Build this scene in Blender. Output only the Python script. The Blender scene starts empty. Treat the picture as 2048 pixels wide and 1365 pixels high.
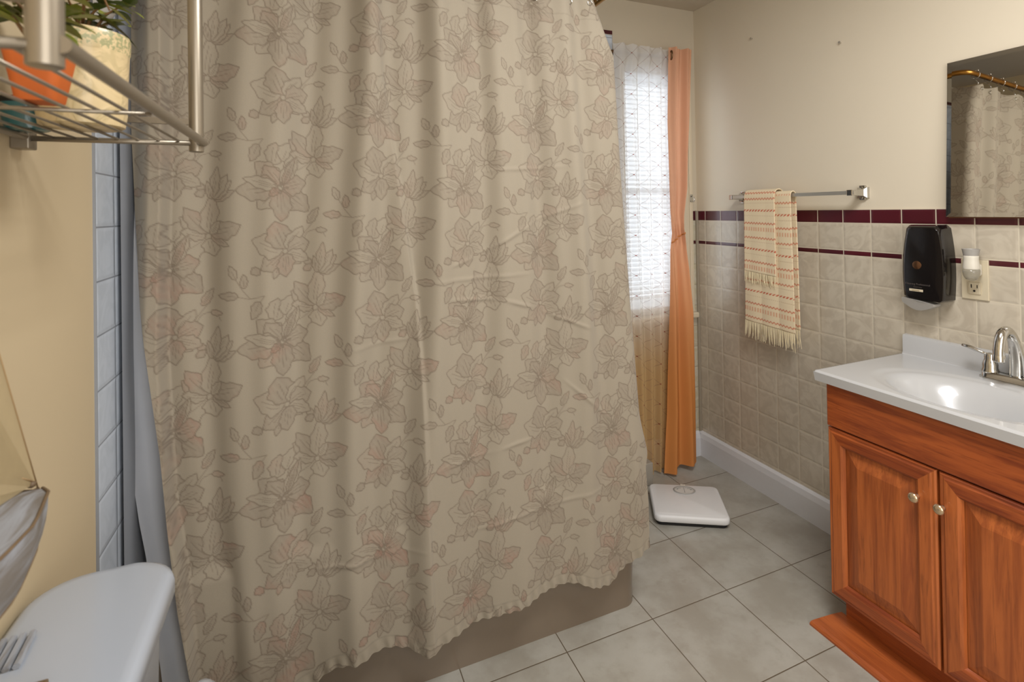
import bpy, bmesh, math, random
import numpy as np
from mathutils import Vector, Matrix
C = bpy.context.scene.collection
sc = bpy.context.scene
random.seed(7); rng = np.random.default_rng(7)
PI = math.pi

# ------------------------------------------------------------------ camera
cam_d = bpy.data.cameras.new('camera'); cam = bpy.data.objects.new('camera', cam_d); C.objects.link(cam)
F_PX, YAW, PITCH, ROLL, CAM_H = 1042.77, .403, .0072, -.0163, 1.3054
fw = Vector((math.sin(YAW)*math.cos(PITCH), math.cos(YAW)*math.cos(PITCH), math.sin(PITCH)))
r0 = Vector((math.cos(YAW), -math.sin(YAW), 0)); u0 = r0.cross(fw)
rt = math.cos(ROLL)*r0 + math.sin(ROLL)*u0; up = -math.sin(ROLL)*r0 + math.cos(ROLL)*u0
cam.matrix_world = Matrix(((rt.x, up.x, -fw.x, 0), (rt.y, up.y, -fw.y, 0), (rt.z, up.z, -fw.z, CAM_H), (0, 0, 0, 1)))
cam_d.sensor_width = 36; cam_d.lens = F_PX/2048*36
cam_d.shift_x = -34.36/2048; cam_d.shift_y = -269.03/2048
cam_d.clip_start = .02
cam_d.dof.use_dof = True; cam_d.dof.focus_distance = 1.7; cam_d.dof.aperture_fstop = 5.6
sc.camera = cam

# ------------------------------------------------------------------ world, lights, exposure
w = bpy.data.worlds.new('world'); sc.world = w; w.use_nodes = True
bg = w.node_tree.nodes['Background']; bg.inputs[0].default_value = (.80, .90, 1.0, 1); bg.inputs[1].default_value = 1.25
sc.view_settings.view_transform = 'Standard'; sc.view_settings.look = 'None'
sc.view_settings.exposure = 0.0; sc.view_settings.gamma = 1.0; sc.view_settings.use_curve_mapping = False

def area(name, loc, rot, sx, sy, power, col, shape='RECTANGLE'):
    l = bpy.data.lights.new(name, 'AREA'); l.shape = shape; l.size = sx; l.size_y = sy; l.energy = power; l.color = col
    o = bpy.data.objects.new(name, l); o.location = loc; o.rotation_euler = rot; C.objects.link(o); return o
area('ceiling_lamp', (.85, .45, 2.30), (0, 0, 0), .55, .55, 27, (1, 1, 1))
area('fill_light', (.55, -.95, 1.45), (PI/2, 0, 0), 1.3, 1.9, 28, (1, 1, 1))  # added fill lamp behind the camera; the near wall has no opening
area('window_daylight', (1.63, 2.26, 1.4), (-PI/2, 0, 0), .30, 1.1, 2.3, (.86, .93, 1.0))

# ------------------------------------------------------------------ node helpers
def lin(c):
    return tuple(((v/255)/12.92 if v/255 <= .04045 else ((v/255+.055)/1.055)**2.4) for v in c)
class NT:
    def __init__(s, name):
        s.m = bpy.data.materials.new(name); s.m.use_nodes = True; s.t = s.m.node_tree
        s.b = s.t.nodes['Principled BSDF']; s.out = s.t.nodes['Material Output']
    def n(s, typ, **kw):
        x = s.t.nodes.new(typ)
        for k, v in kw.items(): setattr(x, k, v)
        return x
    def l(s, a, b): s.t.links.new(a, b)
    def put(s, sock, v):
        if hasattr(v, 'links'): s.l(v, sock)
        elif v is not None: sock.default_value = v
    def math(s, op, a, b=None, c=None, clamp=False):
        x = s.n('ShaderNodeMath', operation=op, use_clamp=clamp)
        s.put(x.inputs[0], a); s.put(x.inputs[1], b); s.put(x.inputs[2], c)
        return x.outputs[0]
    def mix(s, f, a, b, mode='MIX'):
        x = s.n('ShaderNodeMix', data_type='RGBA', blend_type=mode)
        s.put(x.inputs[0], f)
        for i, v in ((6, a), (7, b)):
            if hasattr(v, 'links'): s.l(v, x.inputs[i])
            else: x.inputs[i].default_value = (*v[:3], 1)
        return x.outputs[2]
    def noise(s, scale, detail=3, vec=None, rough=.5, dist=0):
        x = s.n('ShaderNodeTexNoise'); x.inputs['Scale'].default_value = scale; x.inputs['Detail'].default_value = detail
        x.inputs['Roughness'].default_value = rough; x.inputs['Distortion'].default_value = dist
        if vec is not None: s.l(vec, x.inputs['Vector'])
        return x.outputs[0]
    def pos(s): return s.n('ShaderNodeNewGeometry').outputs['Position']
    def obj(s): return s.n('ShaderNodeTexCoord').outputs['Object']
    def xyz(s, v):
        x = s.n('ShaderNodeSeparateXYZ'); s.l(v, x.inputs[0]); return x.outputs
    def scalev(s, v, sc_, off=(0, 0, 0)):
        x = s.n('ShaderNodeMapping'); x.inputs['Scale'].default_value = sc_; x.inputs['Location'].default_value = off
        s.l(v, x.inputs[0]); return x.outputs[0]
    def smooth(s, v, a, b, lo=0, hi=1):
        x = s.n('ShaderNodeMapRange', interpolation_type='SMOOTHSTEP'); s.put(x.inputs[0], v)
        for i, q in enumerate((a, b, lo, hi)): x.inputs[i+1].default_value = q
        return x.outputs[0]
    def bump(s, h, strength=.3, dist=.002, prev=None):
        x = s.n('ShaderNodeBump'); x.inputs['Strength'].default_value = strength; x.inputs['Distance'].default_value = dist
        s.l(h, x.inputs['Height'])
        if prev is not None: s.l(prev, x.inputs['Normal'])
        s.l(x.outputs[0], s.b.inputs['Normal']); return x.outputs[0]
    def base(s, v):
        if hasattr(v, 'links'): s.l(v, s.b.inputs['Base Color'])
        else: s.b.inputs['Base Color'].default_value = (*v, 1)
    def set(s, rough=.5, metal=0, coat=0, spec=.5):
        s.b.inputs['Roughness'].default_value = rough; s.b.inputs['Metallic'].default_value = metal
        s.b.inputs['Coat Weight'].default_value = coat; s.b.inputs['Specular IOR Level'].default_value = spec

def simple(name, col, rough=.5, metal=0, coat=0, var=.06, scale=40, bump=0, bscale=60, spec=.5):
    t = NT(name); a = lin(col); b = tuple(v*(1-var*2) for v in a)
    nz = t.noise(scale, 3, t.obj())
    t.base(t.mix(nz, a, b)); t.set(rough, metal, coat, spec)
    if bump: t.bump(t.noise(bscale, 4, t.obj()), bump, .002)
    return t.m

def paint(name, col):
    t = NT(name); p = t.pos(); n1 = t.noise(1.6, 3, p)
    a = lin(col); t.base(t.mix(n1, tuple(v*1.03 for v in a), tuple(v*.95 for v in a))); t.set(.55)
    t.bump(t.noise(160, 3, p), .08, .001); return t.m

def tile_wall(name, axis, a0, b0, t_, col, grout, swirl=.5, wine=None, rough=.32, col2=None):
    """square glazed tiles on a wall; axis = horizontal world axis; wine = list of (z0, z1)"""
    t = NT(name); p = t.pos(); X = t.xyz(p)
    def fr(v, o):
        return t.math('FRACT', t.math('ADD', t.math('DIVIDE', t.math('SUBTRACT', v, o), t_), 50.0))
    def edge(f): return t.math('MINIMUM', f, t.math('SUBTRACT', 1.0, f))
    fa = fr(X[axis], a0); da = edge(fa); fb = fr(X[2], b0); db = edge(fb)
    if wine:
        z0, z1 = wine[0]; z2, z3 = wine[1]
        # rows above the thin strip: own vertical distance
        dz = None
        for q in (z0, z1, z2, z3):
            d = t.math('DIVIDE', t.math('ABSOLUTE', t.math('SUBTRACT', X[2], q)), t_)
            dz = d if dz is None else t.math('MINIMUM', dz, d)
        above = t.math('GREATER_THAN', X[2], z0)
        low = t.math('MINIMUM', db, dz)
        mixd = t.n('ShaderNodeMix', data_type='FLOAT'); t.l(above, mixd.inputs[0]); t.l(low, mixd.inputs[2]); t.l(dz, mixd.inputs[3])
        db = mixd.outputs[0]
    d = t.math('MINIMUM', da, db)
    g = t.smooth(d, .008, .022, 1, 0)
    # swirl relief differs tile by tile
    idx = t.n('ShaderNodeCombineXYZ')
    t.l(t.math('FLOOR', t.math('DIVIDE', t.math('SUBTRACT', X[axis], a0), t_)), idx.inputs[0])
    t.l(t.math('FLOOR', t.math('DIVIDE', t.math('SUBTRACT', X[2], b0), t_)), idx.inputs[1])
    wn = t.n('ShaderNodeTexWhiteNoise', noise_dimensions='3D'); t.l(idx.outputs[0], wn.inputs['Vector'])
    off = t.n('ShaderNodeVectorMath', operation='MULTIPLY_ADD'); t.l(wn.outputs['Color'], off.inputs[0]); off.inputs[1].default_value = (3, 3, 3); t.l(p, off.inputs[2])
    sw = t.noise(14, 2, off.outputs[0], .5, 2.2)
    a = lin(col); b = lin(col2) if col2 else tuple(v*.86 for v in a)
    c = t.mix(t.smooth(sw, .35, .65), a, b)
    c = t.mix(t.math('MULTIPLY', wn.outputs['Value'], .35), c, tuple(v*.82 for v in a))
    if wine:
        m1 = t.math('MULTIPLY', t.math('GREATER_THAN', X[2], z0), t.math('LESS_THAN', X[2], z1))
        m2 = t.math('GREATER_THAN', X[2], z2)
        wm = t.math('MAXIMUM', m1, m2)
        c = t.mix(wm, c, t.mix(wn.outputs['Value'], lin((84, 22, 32)), lin((64, 16, 26))))
    c = t.mix(g, c, lin(grout))
    t.base(c); t.set(rough, 0, .35)
    t.b.inputs['Coat Roughness'].default_value = .12
    pil = t.smooth(d, .0, .09)
    h = t.math('ADD', pil, t.math('MULTIPLY', sw, swirl))
    t.bump(h, .5, .0022)
    return t.m

def oak(name, col_a, col_b, axis='z', rough=.38):
    t = NT(name); o = t.obj()
    s = {'z': (26, 26, 1.6), 'y': (26, 1.6, 26), 'x': (1.6, 26, 26)}[axis]
    v = t.scalev(o, s)
    n1 = t.noise(1.2, 6, v, .6, 1.2)
    v2 = t.scalev(o, tuple(q*7 for q in s)); n2 = t.noise(1.0, 3, v2, .6)
    n3 = t.noise(2.2, 2, o)
    c = t.mix(t.smooth(n1, .35, .68), lin(col_a), lin(col_b))
    c = t.mix(t.math('MULTIPLY', t.smooth(n2, .52, .70), .45), c, tuple(v*.55 for v in lin(col_b)))
    c = t.mix(t.math('MULTIPLY', n3, .25), c, lin(col_b))
    t.base(c); t.set(rough, 0, .15); t.bump(n2, .12, .001); return t.m

def attr_mat(name, rough=.85, weave=900, transl=0, bump=.12):
    t = NT(name); a = t.n('ShaderNodeAttribute', attribute_name='Col')
    nz = t.noise(weave, 2, t.obj())
    t.base(t.mix(t.math('MULTIPLY', nz, .16), a.outputs['Color'], (.0, .0, .0), 'MIX'))
    t.set(rough, 0, 0, .2); t.b.inputs['Sheen Weight'].default_value = .15
    t.bump(nz, bump, .001)
    if transl:
        tr = t.n('ShaderNodeBsdfTranslucent'); t.l(a.outputs['Color'], tr.inputs[0])
        mx = t.n('ShaderNodeMixShader'); mx.inputs[0].default_value = transl
        t.l(t.b.outputs[0], mx.inputs[1]); t.l(tr.outputs[0], mx.inputs[2]); t.l(mx.outputs[0], t.out.inputs[0])
    return t.m

M = {}
M['paint_r'] = paint('cream wall paint', (216, 205, 184))
M['paint_l'] = paint('warm beige wall paint', (200, 182, 149))
M['paint_b'] = paint('grey cream wall paint', (198, 187, 167))
M['ceil'] = paint('ceiling paint', (196, 184, 166))
T = .1083
WINE = [(1.1125, 1.1321), (1.2366, 1.2885)]
M['tile_r'] = tile_wall('cream swirl tile', 1, 2.031, .5726, T, (199, 189, 171), (206, 196, 176), .5, WINE, col2=(185, 174, 156))
M['tile_b'] = tile_wall('cream swirl tile back', 0, 1.848, .5726, T, (200, 193, 176), (160, 150, 128), .4, WINE, col2=(190, 180, 152))
M['tile_l'] = tile_wall('blue grey tile', 1, 1.2835, 1.0687, T, (203, 212, 224), (140, 145, 153), .15, None, .22, col2=(195, 204, 216))
M['tile_t'] = tile_wall('blue grey tile back', 0, 1.40, 1.0687, T, (203, 212, 224), (140, 145, 153), .15, None, .22)
M['white_trim'] = simple('white gloss trim paint', (214, 215, 218), .35, var=.03, bump=.1, bscale=30)
M['casing'] = simple('cream casing paint', (206, 194, 170), .45, var=.03)
M['ledge'] = simple('grey ledge paint', (158, 150, 138), .5, var=.05)
M['tub'] = simple('taupe enamel', (122, 108, 92), .22, coat=.4, var=.05, scale=5)
M['chrome'] = simple('chrome', (205, 203, 198), .12, 1, var=.02)
M['nickel'] = simple('satin bar metal', (196, 190, 178), .34, .7, var=.03)
M['rackmetal'] = simple('satin grey rack metal', (150, 140, 124), .35, 1, var=.05)
M['rackmetal'] .node_tree.nodes['Principled BSDF'].inputs['Metallic'].default_value = .7
M['gold'] = simple('gold rod', (176, 128, 62), .28, 1, var=.06)
M['white_cer'] = simple('white ceramic', (174, 181, 192), .2, coat=.3, var=.02, scale=6)
M['counter'] = simple('white cultured marble', (189, 189, 189), .22, coat=.3, var=.02, scale=5)
M['white_pl'] = simple('white plastic', (214, 208, 194), .4, var=.03)
M['cream_pl'] = simple('cream wall plate', (204, 192, 166), .4, var=.02)
M['grey_pl'] = simple('grey plastic', (164, 160, 154), .45, var=.04)
M['black_pl'] = simple('glossy black plastic', (22, 18, 17), .16, coat=.5, var=.1)
M['dark'] = simple('dark slot', (28, 24, 22), .6)
M['rubber'] = simple('black rubber mat', (24, 23, 23), .7)
M['scale_w'] = simple('white scale top', (222, 221, 220), .4, var=.02, bump=.08, bscale=300)
M['oak_v'] = oak('honey oak upright grain', (188, 104, 50), (146, 74, 34), 'z')
M['oak_h'] = oak('honey oak level grain', (172, 88, 40), (120, 52, 24), 'y')
M['oak_f'] = oak('oak floor moulding', (184, 98, 46), (152, 76, 36), 'y', .42)
M['knob'] = simple('polished knob', (214, 190, 156), .2, .8, var=.03)
M['terra'] = simple('terracotta', (198, 98, 32), .7, var=.12, scale=25, bump=.15, bscale=80)
M['soil'] = simple('potting soil', (58, 42, 28), .95, bump=.6, bscale=90)
M['leaf'] = simple('glossy leaf', (142, 150, 56), .4, var=.3, scale=20)
M['leaf_d'] = simple('dark leaf', (84, 100, 44), .4, var=.3, scale=20)
M['stem'] = simple('brown stem', (120, 84, 40), .7, var=.2)
M['teal'] = simple('teal glaze', (58, 112, 112), .3, coat=.3, var=.3, scale=30)
M['hull'] = None
M['sail'] = None
M['woodstrip'] = simple('dark wood strip', (122, 100, 74), .6, var=.2)
M['rope'] = simple('tan cord', (176, 146, 104), .8)
M['grommet'] = simple('bronze grommet', (120, 96, 70), .3, 1)
M['backing'] = simple('brown mirror backing', (112, 70, 40), .7, var=.2)
M['mirror'] = simple('silvered glass', (226, 224, 218), .015, 1, var=0)
M['blind'] = None
# floor tile
t = NT('taupe floor tile'); p = t.pos(); X = t.xyz(p)
def _fe(v, o):
    f = t.math('FRACT', t.math('ADD', t.math('DIVIDE', t.math('SUBTRACT', v, o), .3048), 20.0))
    return t.math('MINIMUM', f, t.math('SUBTRACT', 1.0, f))
d = t.math('MINIMUM', _fe(X[0], .9943), _fe(X[1], 1.3872))
g = t.smooth(d, .0035, .0065, 1, 0)
n1 = t.noise(5, 5, p, .6); n2 = t.noise(22, 4, p, .6)
c = t.mix(t.smooth(n1, .35, .65), lin((170, 167, 158)), lin((152, 147, 136)))
c = t.mix(t.math('MULTIPLY', t.smooth(n2, .5, .75), .4), c, lin((142, 136, 122)))
t.base(t.mix(g, c, lin((92, 80, 64)))); t.set(.36, 0, .1)
t.bump(t.math('ADD', t.smooth(d, 0, .014), t.math('MULTIPLY', n2, .1)), .25, .002); M['floor'] = t.m
# sheer
t = NT('white sheer with diamond stitching'); uv = t.n('ShaderNodeUVMap', uv_map='UVMap').outputs[0]; U = t.xyz(uv)
pa = t.math('DIVIDE', U[0], .19); pb = t.math('DIVIDE', U[1], .098)
def _dl(v):
    f = t.math('FRACT', t.math('ADD', v, 40.0)); return t.math('MINIMUM', f, t.math('SUBTRACT', 1.0, f))
d1 = _dl(t.math('ADD', pa, pb)); d2 = _dl(t.math('SUBTRACT', pa, pb))
line = t.smooth(t.math('MINIMUM', d1, d2), .008, .020, 1, 0)
dot = t.smooth(t.math('ADD', d1, d2), .032, .058, 1, 0)
sill_shade = t.smooth(U[1], .45, 1.0, 1, 0)  # tan below the sill paints in the lack of window backlight
c = t.mix(sill_shade, lin((240, 238, 236)), lin((226, 192, 138)))
c = t.mix(t.math('MULTIPLY', line, .55), c, lin((150, 116, 104))); c = t.mix(dot, c, lin((150, 70, 50)))
tr = t.n('ShaderNodeBsdfTransparent'); tl = t.n('ShaderNodeBsdfTranslucent'); df = t.n('ShaderNodeBsdfDiffuse')
t.l(c, tl.inputs[0]); t.l(c, df.inputs[0])
m1 = t.n('ShaderNodeMixShader'); m1.inputs[0].default_value = .5; t.l(tl.outputs[0], m1.inputs[1]); t.l(df.outputs[0], m1.inputs[2])
m2 = t.n('ShaderNodeMixShader'); t.l(t.math('MULTIPLY_ADD', t.math('MAXIMUM', t.math('MULTIPLY', line, .4), dot), .19, .78), m2.inputs[0])
t.l(tr.outputs[0], m2.inputs[1]); t.l(m1.outputs[0], m2.inputs[2]); t.l(m2.outputs[0], t.out.inputs[0]); M['sheer'] = t.m
# orange drape; window backlight painted into the colour as salmon above
t = NT('orange drape with painted backlight'); U = t.xyz(t.n('ShaderNodeUVMap', uv_map='UVMap').outputs[0])
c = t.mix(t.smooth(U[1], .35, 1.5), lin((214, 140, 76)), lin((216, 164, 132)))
t.base(c); t.set(.7, 0, 0, .3); t.bump(t.noise(700, 2, t.obj()), .1, .001)
tl = t.n('ShaderNodeBsdfTranslucent'); t.l(c, tl.inputs[0]); mx = t.n('ShaderNodeMixShader'); mx.inputs[0].default_value = .22
t.l(t.b.outputs[0], mx.inputs[1]); t.l(tl.outputs[0], mx.inputs[2]); t.l(mx.outputs[0], t.out.inputs[0]); M['drape'] = t.m
# frosted liner
t = NT('frosted vinyl liner'); nz = t.noise(9, 4, t.obj())
c = t.mix(nz, lin((206, 209, 216)), lin((188, 192, 200))); t.base(c); t.set(.35, 0, .1)
t.bump(t.noise(60, 3, t.obj()), .15, .002)
tl = t.n('ShaderNodeBsdfTranslucent'); t.l(c, tl.inputs[0]); tr = t.n('ShaderNodeBsdfTransparent')
mx = t.n('ShaderNodeMixShader'); mx.inputs[0].default_value = .15; t.l(t.b.outputs[0], mx.inputs[1]); t.l(tl.outputs[0], mx.inputs[2])
m2 = t.n('ShaderNodeMixShader'); m2.inputs[0].default_value = .94; t.l(tr.outputs[0], m2.inputs[1]); t.l(mx.outputs[0], m2.inputs[2])
t.l(m2.outputs[0], t.out.inputs[0]); M['liner'] = t.m
M['liner_in'] = simple('vinyl liner with painted shade', (134, 137, 143), .4, var=.08, scale=12)  # same liner, darkened grey to paint the shade on its inner sheet
# sail cloth, glass, blind
def cloth_t(name, col, transl, alpha):
    t = NT(name); c = t.mix(t.noise(30, 3, t.obj()), lin(col), tuple(v*.85 for v in lin(col))); t.base(c); t.set(.8, 0, 0, .2)
    tl = t.n('ShaderNodeBsdfTranslucent'); t.l(c, tl.inputs[0]); tr = t.n('ShaderNodeBsdfTransparent')
    mx = t.n('ShaderNodeMixShader'); mx.inputs[0].default_value = transl; t.l(t.b.outputs[0], mx.inputs[1]); t.l(tl.outputs[0], mx.inputs[2])
    m2 = t.n('ShaderNodeMixShader'); m2.inputs[0].default_value = alpha; t.l(tr.outputs[0], m2.inputs[1]); t.l(mx.outputs[0], m2.inputs[2])
    t.l(m2.outputs[0], t.out.inputs[0]); return t.m
M['sail'] = cloth_t('thin sail cloth', (196, 178, 140), .3, .8)
M['blind'] = cloth_t('white blind slat', (240, 242, 245), .65, 1)
t = NT('window glass'); t.base((1, 1, 1)); t.set(.02); t.b.inputs['Transmission Weight'].default_value = 1; t.b.inputs['IOR'].default_value = 1.45
t.b.inputs['Alpha'].default_value = .25; M['glass'] = t.m
t = NT('clear plastic bulb'); t.base(lin((226, 220, 204))); t.set(.08); t.b.inputs['Transmission Weight'].default_value = .75; M['clear'] = t.m
# weathered hull
t = NT('weathered grey hull'); o = t.obj(); n1 = t.noise(1.0, 5, t.scalev(o, (60, 8, 60)), .6, .6)
c = t.mix(t.smooth(n1, .35, .65), lin((158, 162, 170)), lin((118, 112, 106))); t.base(c); t.set(.6); t.bump(n1, .3, .002); M['hull'] = t.m
# embossed planter: cream with green lace rim
t = NT('cream embossed planter'); X = t.xyz(t.obj()); n1 = t.noise(26, 2, t.obj(), .5, 1.8)
lace = t.math('MULTIPLY', t.math('GREATER_THAN', X[2], .103), t.smooth(t.noise(190, 2, t.obj()), .48, .54))
c = t.mix(t.math('MULTIPLY', t.smooth(n1, .52, .60), .35), lin((208, 186, 142)), lin((160, 146, 104)))
c = t.mix(t.math('MULTIPLY', lace, .7), c, lin((126, 138, 96))); t.base(c); t.set(.4, 0, .2)
t.bump(n1, .6, .004); M['planter'] = t.m

# ------------------------------------------------------------------ geometry helpers
def obj(name, bm, mat, parent=None, smooth=False, loc=None, autos=None):
    me = bpy.data.meshes.new(name)
    if isinstance(bm, bmesh.types.BMesh):
        bm.normal_update(); bm.to_mesh(me); bm.free()
    else: me = bm
    for m in (mat if isinstance(mat, (list, tuple)) else [mat]): me.materials.append(m)
    if smooth:
        me.polygons.foreach_set('use_smooth', [True]*len(me.polygons))
        if autos: me.set_sharp_from_angle(angle=math.radians(autos))
    o = bpy.data.objects.new(name, me); C.objects.link(o)
    if parent:
        o.parent = parent
        o.location = -Vector(origin(parent))
    if loc: o.location = loc
    return o
_or = {}
def origin(p):
    v = Vector(_or.get(p.name, (0, 0, 0)))
    return v
def thing(name, label, cat, loc=(0, 0, 0), group=None):
    o = bpy.data.objects.new(name, None); C.objects.link(o); o.location = loc; o.empty_display_size = .05
    _or[o.name] = tuple(loc); o['label'] = label; o['category'] = cat
    if group: o['group'] = group
    return o
def tag(o, label, cat, group=None):
    o['label'] = label; o['category'] = cat
    if group: o['group'] = group
    return o
def struct(o): o['kind'] = 'structure'; return o
def NB(): return bmesh.new()
def box(bm, x0, x1, y0, y1, z0, z1, bev=0, seg=2, mi=0):
    r = bmesh.ops.create_cube(bm, size=1); vs = r['verts']
    for v in vs:
        v.co = Vector((x0+(v.co.x+.5)*(x1-x0), y0+(v.co.y+.5)*(y1-y0), z0+(v.co.z+.5)*(z1-z0)))
    fs = {f for v in vs for f in v.link_faces}
    for f in fs: f.material_index = mi
    if bev:
        es = list({e for v in vs for e in v.link_edges})
        bmesh.ops.bevel(bm, geom=es, offset=bev, segments=seg, affect='EDGES', profile=.5)
    return bm
def tube(bm, pts, rad, n=12, caps=True, mi=0, square=False):
    pts = [Vector(p) for p in pts]; rads = [float(q) for q in rad] if isinstance(rad, (list, tuple)) else [float(rad)]*len(pts)
    rings = []; prev = None
    for i, p in enumerate(pts):
        d = (pts[min(i+1, len(pts)-1)]-pts[max(i-1, 0)]).normalized()
        if prev is None:
            a = d.cross(Vector((0, 0, 1)) if abs(d.z) < .9 else Vector((1, 0, 0))).normalized()
        else: a = (prev-d*prev.dot(d)).normalized()
        prev = a; b = d.cross(a)
        ph = PI/4 if square else 0
        rings.append([bm.verts.new(p+rads[i]*(a*math.cos(2*PI*k/n+ph)+b*math.sin(2*PI*k/n+ph))) for k in range(n)])
    for i in range(len(rings)-1):
        for k in range(n):
            f = bm.faces.new((rings[i][k], rings[i][(k+1) % n], rings[i+1][(k+1) % n], rings[i+1][k])); f.material_index = mi
    if caps:
        bm.faces.new(rings[0][::-1]); bm.faces.new(rings[-1])
    return bm
def lathe(bm, prof, c, n=32, axis='z', caps=True, sx=1, sy=1):
    """prof: (r, h) pairs; axis: direction of h"""
    c = Vector(c); rings = []
    for r, h in prof:
        ring = []
        for k in range(n):
            a = 2*PI*k/n; u, v = r*math.cos(a)*sx, r*math.sin(a)*sy
            q = {'z': (u, v, h), 'x': (h, u, v), '-x': (-h, v, u), 'y': (v, h, u)}[axis]
            ring.append(bm.verts.new(c+Vector(q)))
        rings.append(ring)
    for i in range(len(rings)-1):
        for k in range(n): bm.faces.new((rings[i][k], rings[i][(k+1) % n], rings[i+1][(k+1) % n], rings[i+1][k]))
    if caps: bm.faces.new(rings[0][::-1]); bm.faces.new(rings[-1])
    return bm
def prism(bm, poly, h0, h1, axis='z', mi=0):
    """poly in the plane perpendicular to axis: z->(x,y), y->(x,z), x->(y,z)"""
    def q(u, v, h): return {'z': (u, v, h), 'y': (u, h, v), 'x': (h, u, v)}[axis]
    a = [bm.verts.new(q(u, v, h0)) for u, v in poly]; b = [bm.verts.new(q(u, v, h1)) for u, v in poly]
    n = len(poly); fs = [bm.faces.new(a[::-1]), bm.faces.new(b)]
    for i in range(n): fs.append(bm.faces.new((a[i], a[(i+1) % n], b[(i+1) % n], b[i])))
    for f in fs: f.material_index = mi
    bmesh.ops.recalc_face_normals(bm, faces=fs); return bm
def loft(bm, rings, caps=True):
    R = [[bm.verts.new(p) for p in r] for r in rings]; n = len(R[0])
    for i in range(len(R)-1):
        for k in range(n): bm.faces.new((R[i][k], R[i][(k+1) % n], R[i+1][(k+1) % n], R[i+1][k]))
    if caps: bm.faces.new(R[0][::-1]); bm.faces.new(R[-1])
    return bm
def rrect(cx, cy, hx, hy, r, n=6):
    pts = []
    for sx, sy, a0 in ((1, 1, 0), (-1, 1, 90), (-1, -1, 180), (1, -1, 270)):
        for k in range(n+1):
            a = math.radians(a0+90*k/n); pts.append((cx+sx*(hx-r)+r*math.cos(a), cy+sy*(hy-r)+r*math.sin(a)))
    return pts
def grid_mesh(name, P, uv=None, col=None, thick=None):
    """P: (n, m, 3) array -> mesh with optional uv (n, m, 2) and vertex colour (n, m, 3)"""
    n, m = P.shape[:2]; me = bpy.data.meshes.new(name)
    idx = np.arange(n*m).reshape(n, m)
    f = np.stack([idx[:-1, :-1], idx[1:, :-1], idx[1:, 1:], idx[:-1, 1:]], -1).reshape(-1, 4)
    me.vertices.add(n*m); me.vertices.foreach_set('co', P.reshape(-1).astype(np.float32))
    me.loops.add(f.size); me.loops.foreach_set('vertex_index', f.reshape(-1).astype(np.int32))
    me.polygons.add(len(f)); me.polygons.foreach_set('loop_start', (np.arange(len(f))*4).astype(np.int32))
    me.polygons.foreach_set('loop_total', np.full(len(f), 4, np.int32))
    me.update(); me.validate()
    me.polygons.foreach_set('use_smooth', np.ones(len(f), bool))
    if uv is not None:
        l = me.uv_layers.new(name='UVMap'); l.data.foreach_set('uv', uv.reshape(-1, 2)[f.reshape(-1)].reshape(-1).astype(np.float32))
    if col is not None:
        a = me.attributes.new('Col', 'FLOAT_COLOR', 'POINT')
        c4 = np.concatenate([col.reshape(-1, 3), np.ones((n*m, 1))], 1); a.data.foreach_set('color', c4.reshape(-1).astype(np.float32))
    return me
def obj_grid(name, me, mat, parent=None, solid=0):
    o = obj(name, me, mat, parent)
    if solid:
        s = o.modifiers.new('thickness', 'SOLIDIFY'); s.thickness = solid; s.offset = 0
    return o
def interp(x, pts): return np.interp(x, [p[0] for p in pts], [p[1] for p in pts])
def sstep(x, a, b):
    q = np.clip((x-a)/(b-a), 0, 1); return q*q*(3-2*q)

# ------------------------------------------------------------------ room shell
XL, XR, YB, YN, ZC = -.389, 1.908, 2.203, -1.05, 2.355
bm = NB(); box(bm, XL-.1, XR+.1, YN-.1, YB+.1, -.06, 0); struct(obj('floor', bm, M['floor']))
bm = NB(); box(bm, XL-.1, XR+.1, YN-.1, YB+.1, ZC, ZC+.06); struct(obj('ceiling', bm, M['ceil']))
bm = NB(); box(bm, XR+.006, XR+.1, YN-.1, YB+.1, 0, ZC); box(bm, XR, XR+.006, YN, YB+.006, 0, 1.2885, mi=1)
struct(obj('wall_right', bm, [M['paint_r'], M['tile_r']]))
bm = NB(); box(bm, XL-.1, XL, YN-.1, YB+.1, 0, ZC); box(bm, XL, XL+.005, 1.2835, YB, 0, 2.17, mi=1)
struct(obj('wall_left', bm, [M['paint_l'], M['tile_l']]))
WX0, WX1, WZ0, WZ1 = 1.455, 1.79, .76, 2.03
bm = NB(); y0, y1 = YB+.006, YB+.1
box(bm, XL-.1, WX0, y0, y1, 0, ZC); box(bm, WX1, XR+.1, y0, y1, 0, ZC)
box(bm, WX0, WX1, y0, y1, 0, WZ0); box(bm, WX0, WX1, y0, y1, WZ1, ZC)
box(bm, WX1, XR, YB, y0, 0, 1.2885, mi=1); box(bm, WX0, WX1, YB, y0, 0, WZ0, mi=1)
box(bm, XL, 1.40, YB-.002, y0, 0, 2.165, mi=2); box(bm, XL, 1.40, YB-.006, y0, 2.165, 2.188, .002, mi=3)
struct(obj('wall_back', bm, [M['paint_b'], M['tile_b'], M['tile_t'], simple('wine cap tile', (72, 20, 30), .3, coat=.3)]))
bm = NB(); box(bm, XL-.1, XR+.1, YN-.1, YN, 0, ZC); struct(obj('wall_near', bm, M['paint_r']))
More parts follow.
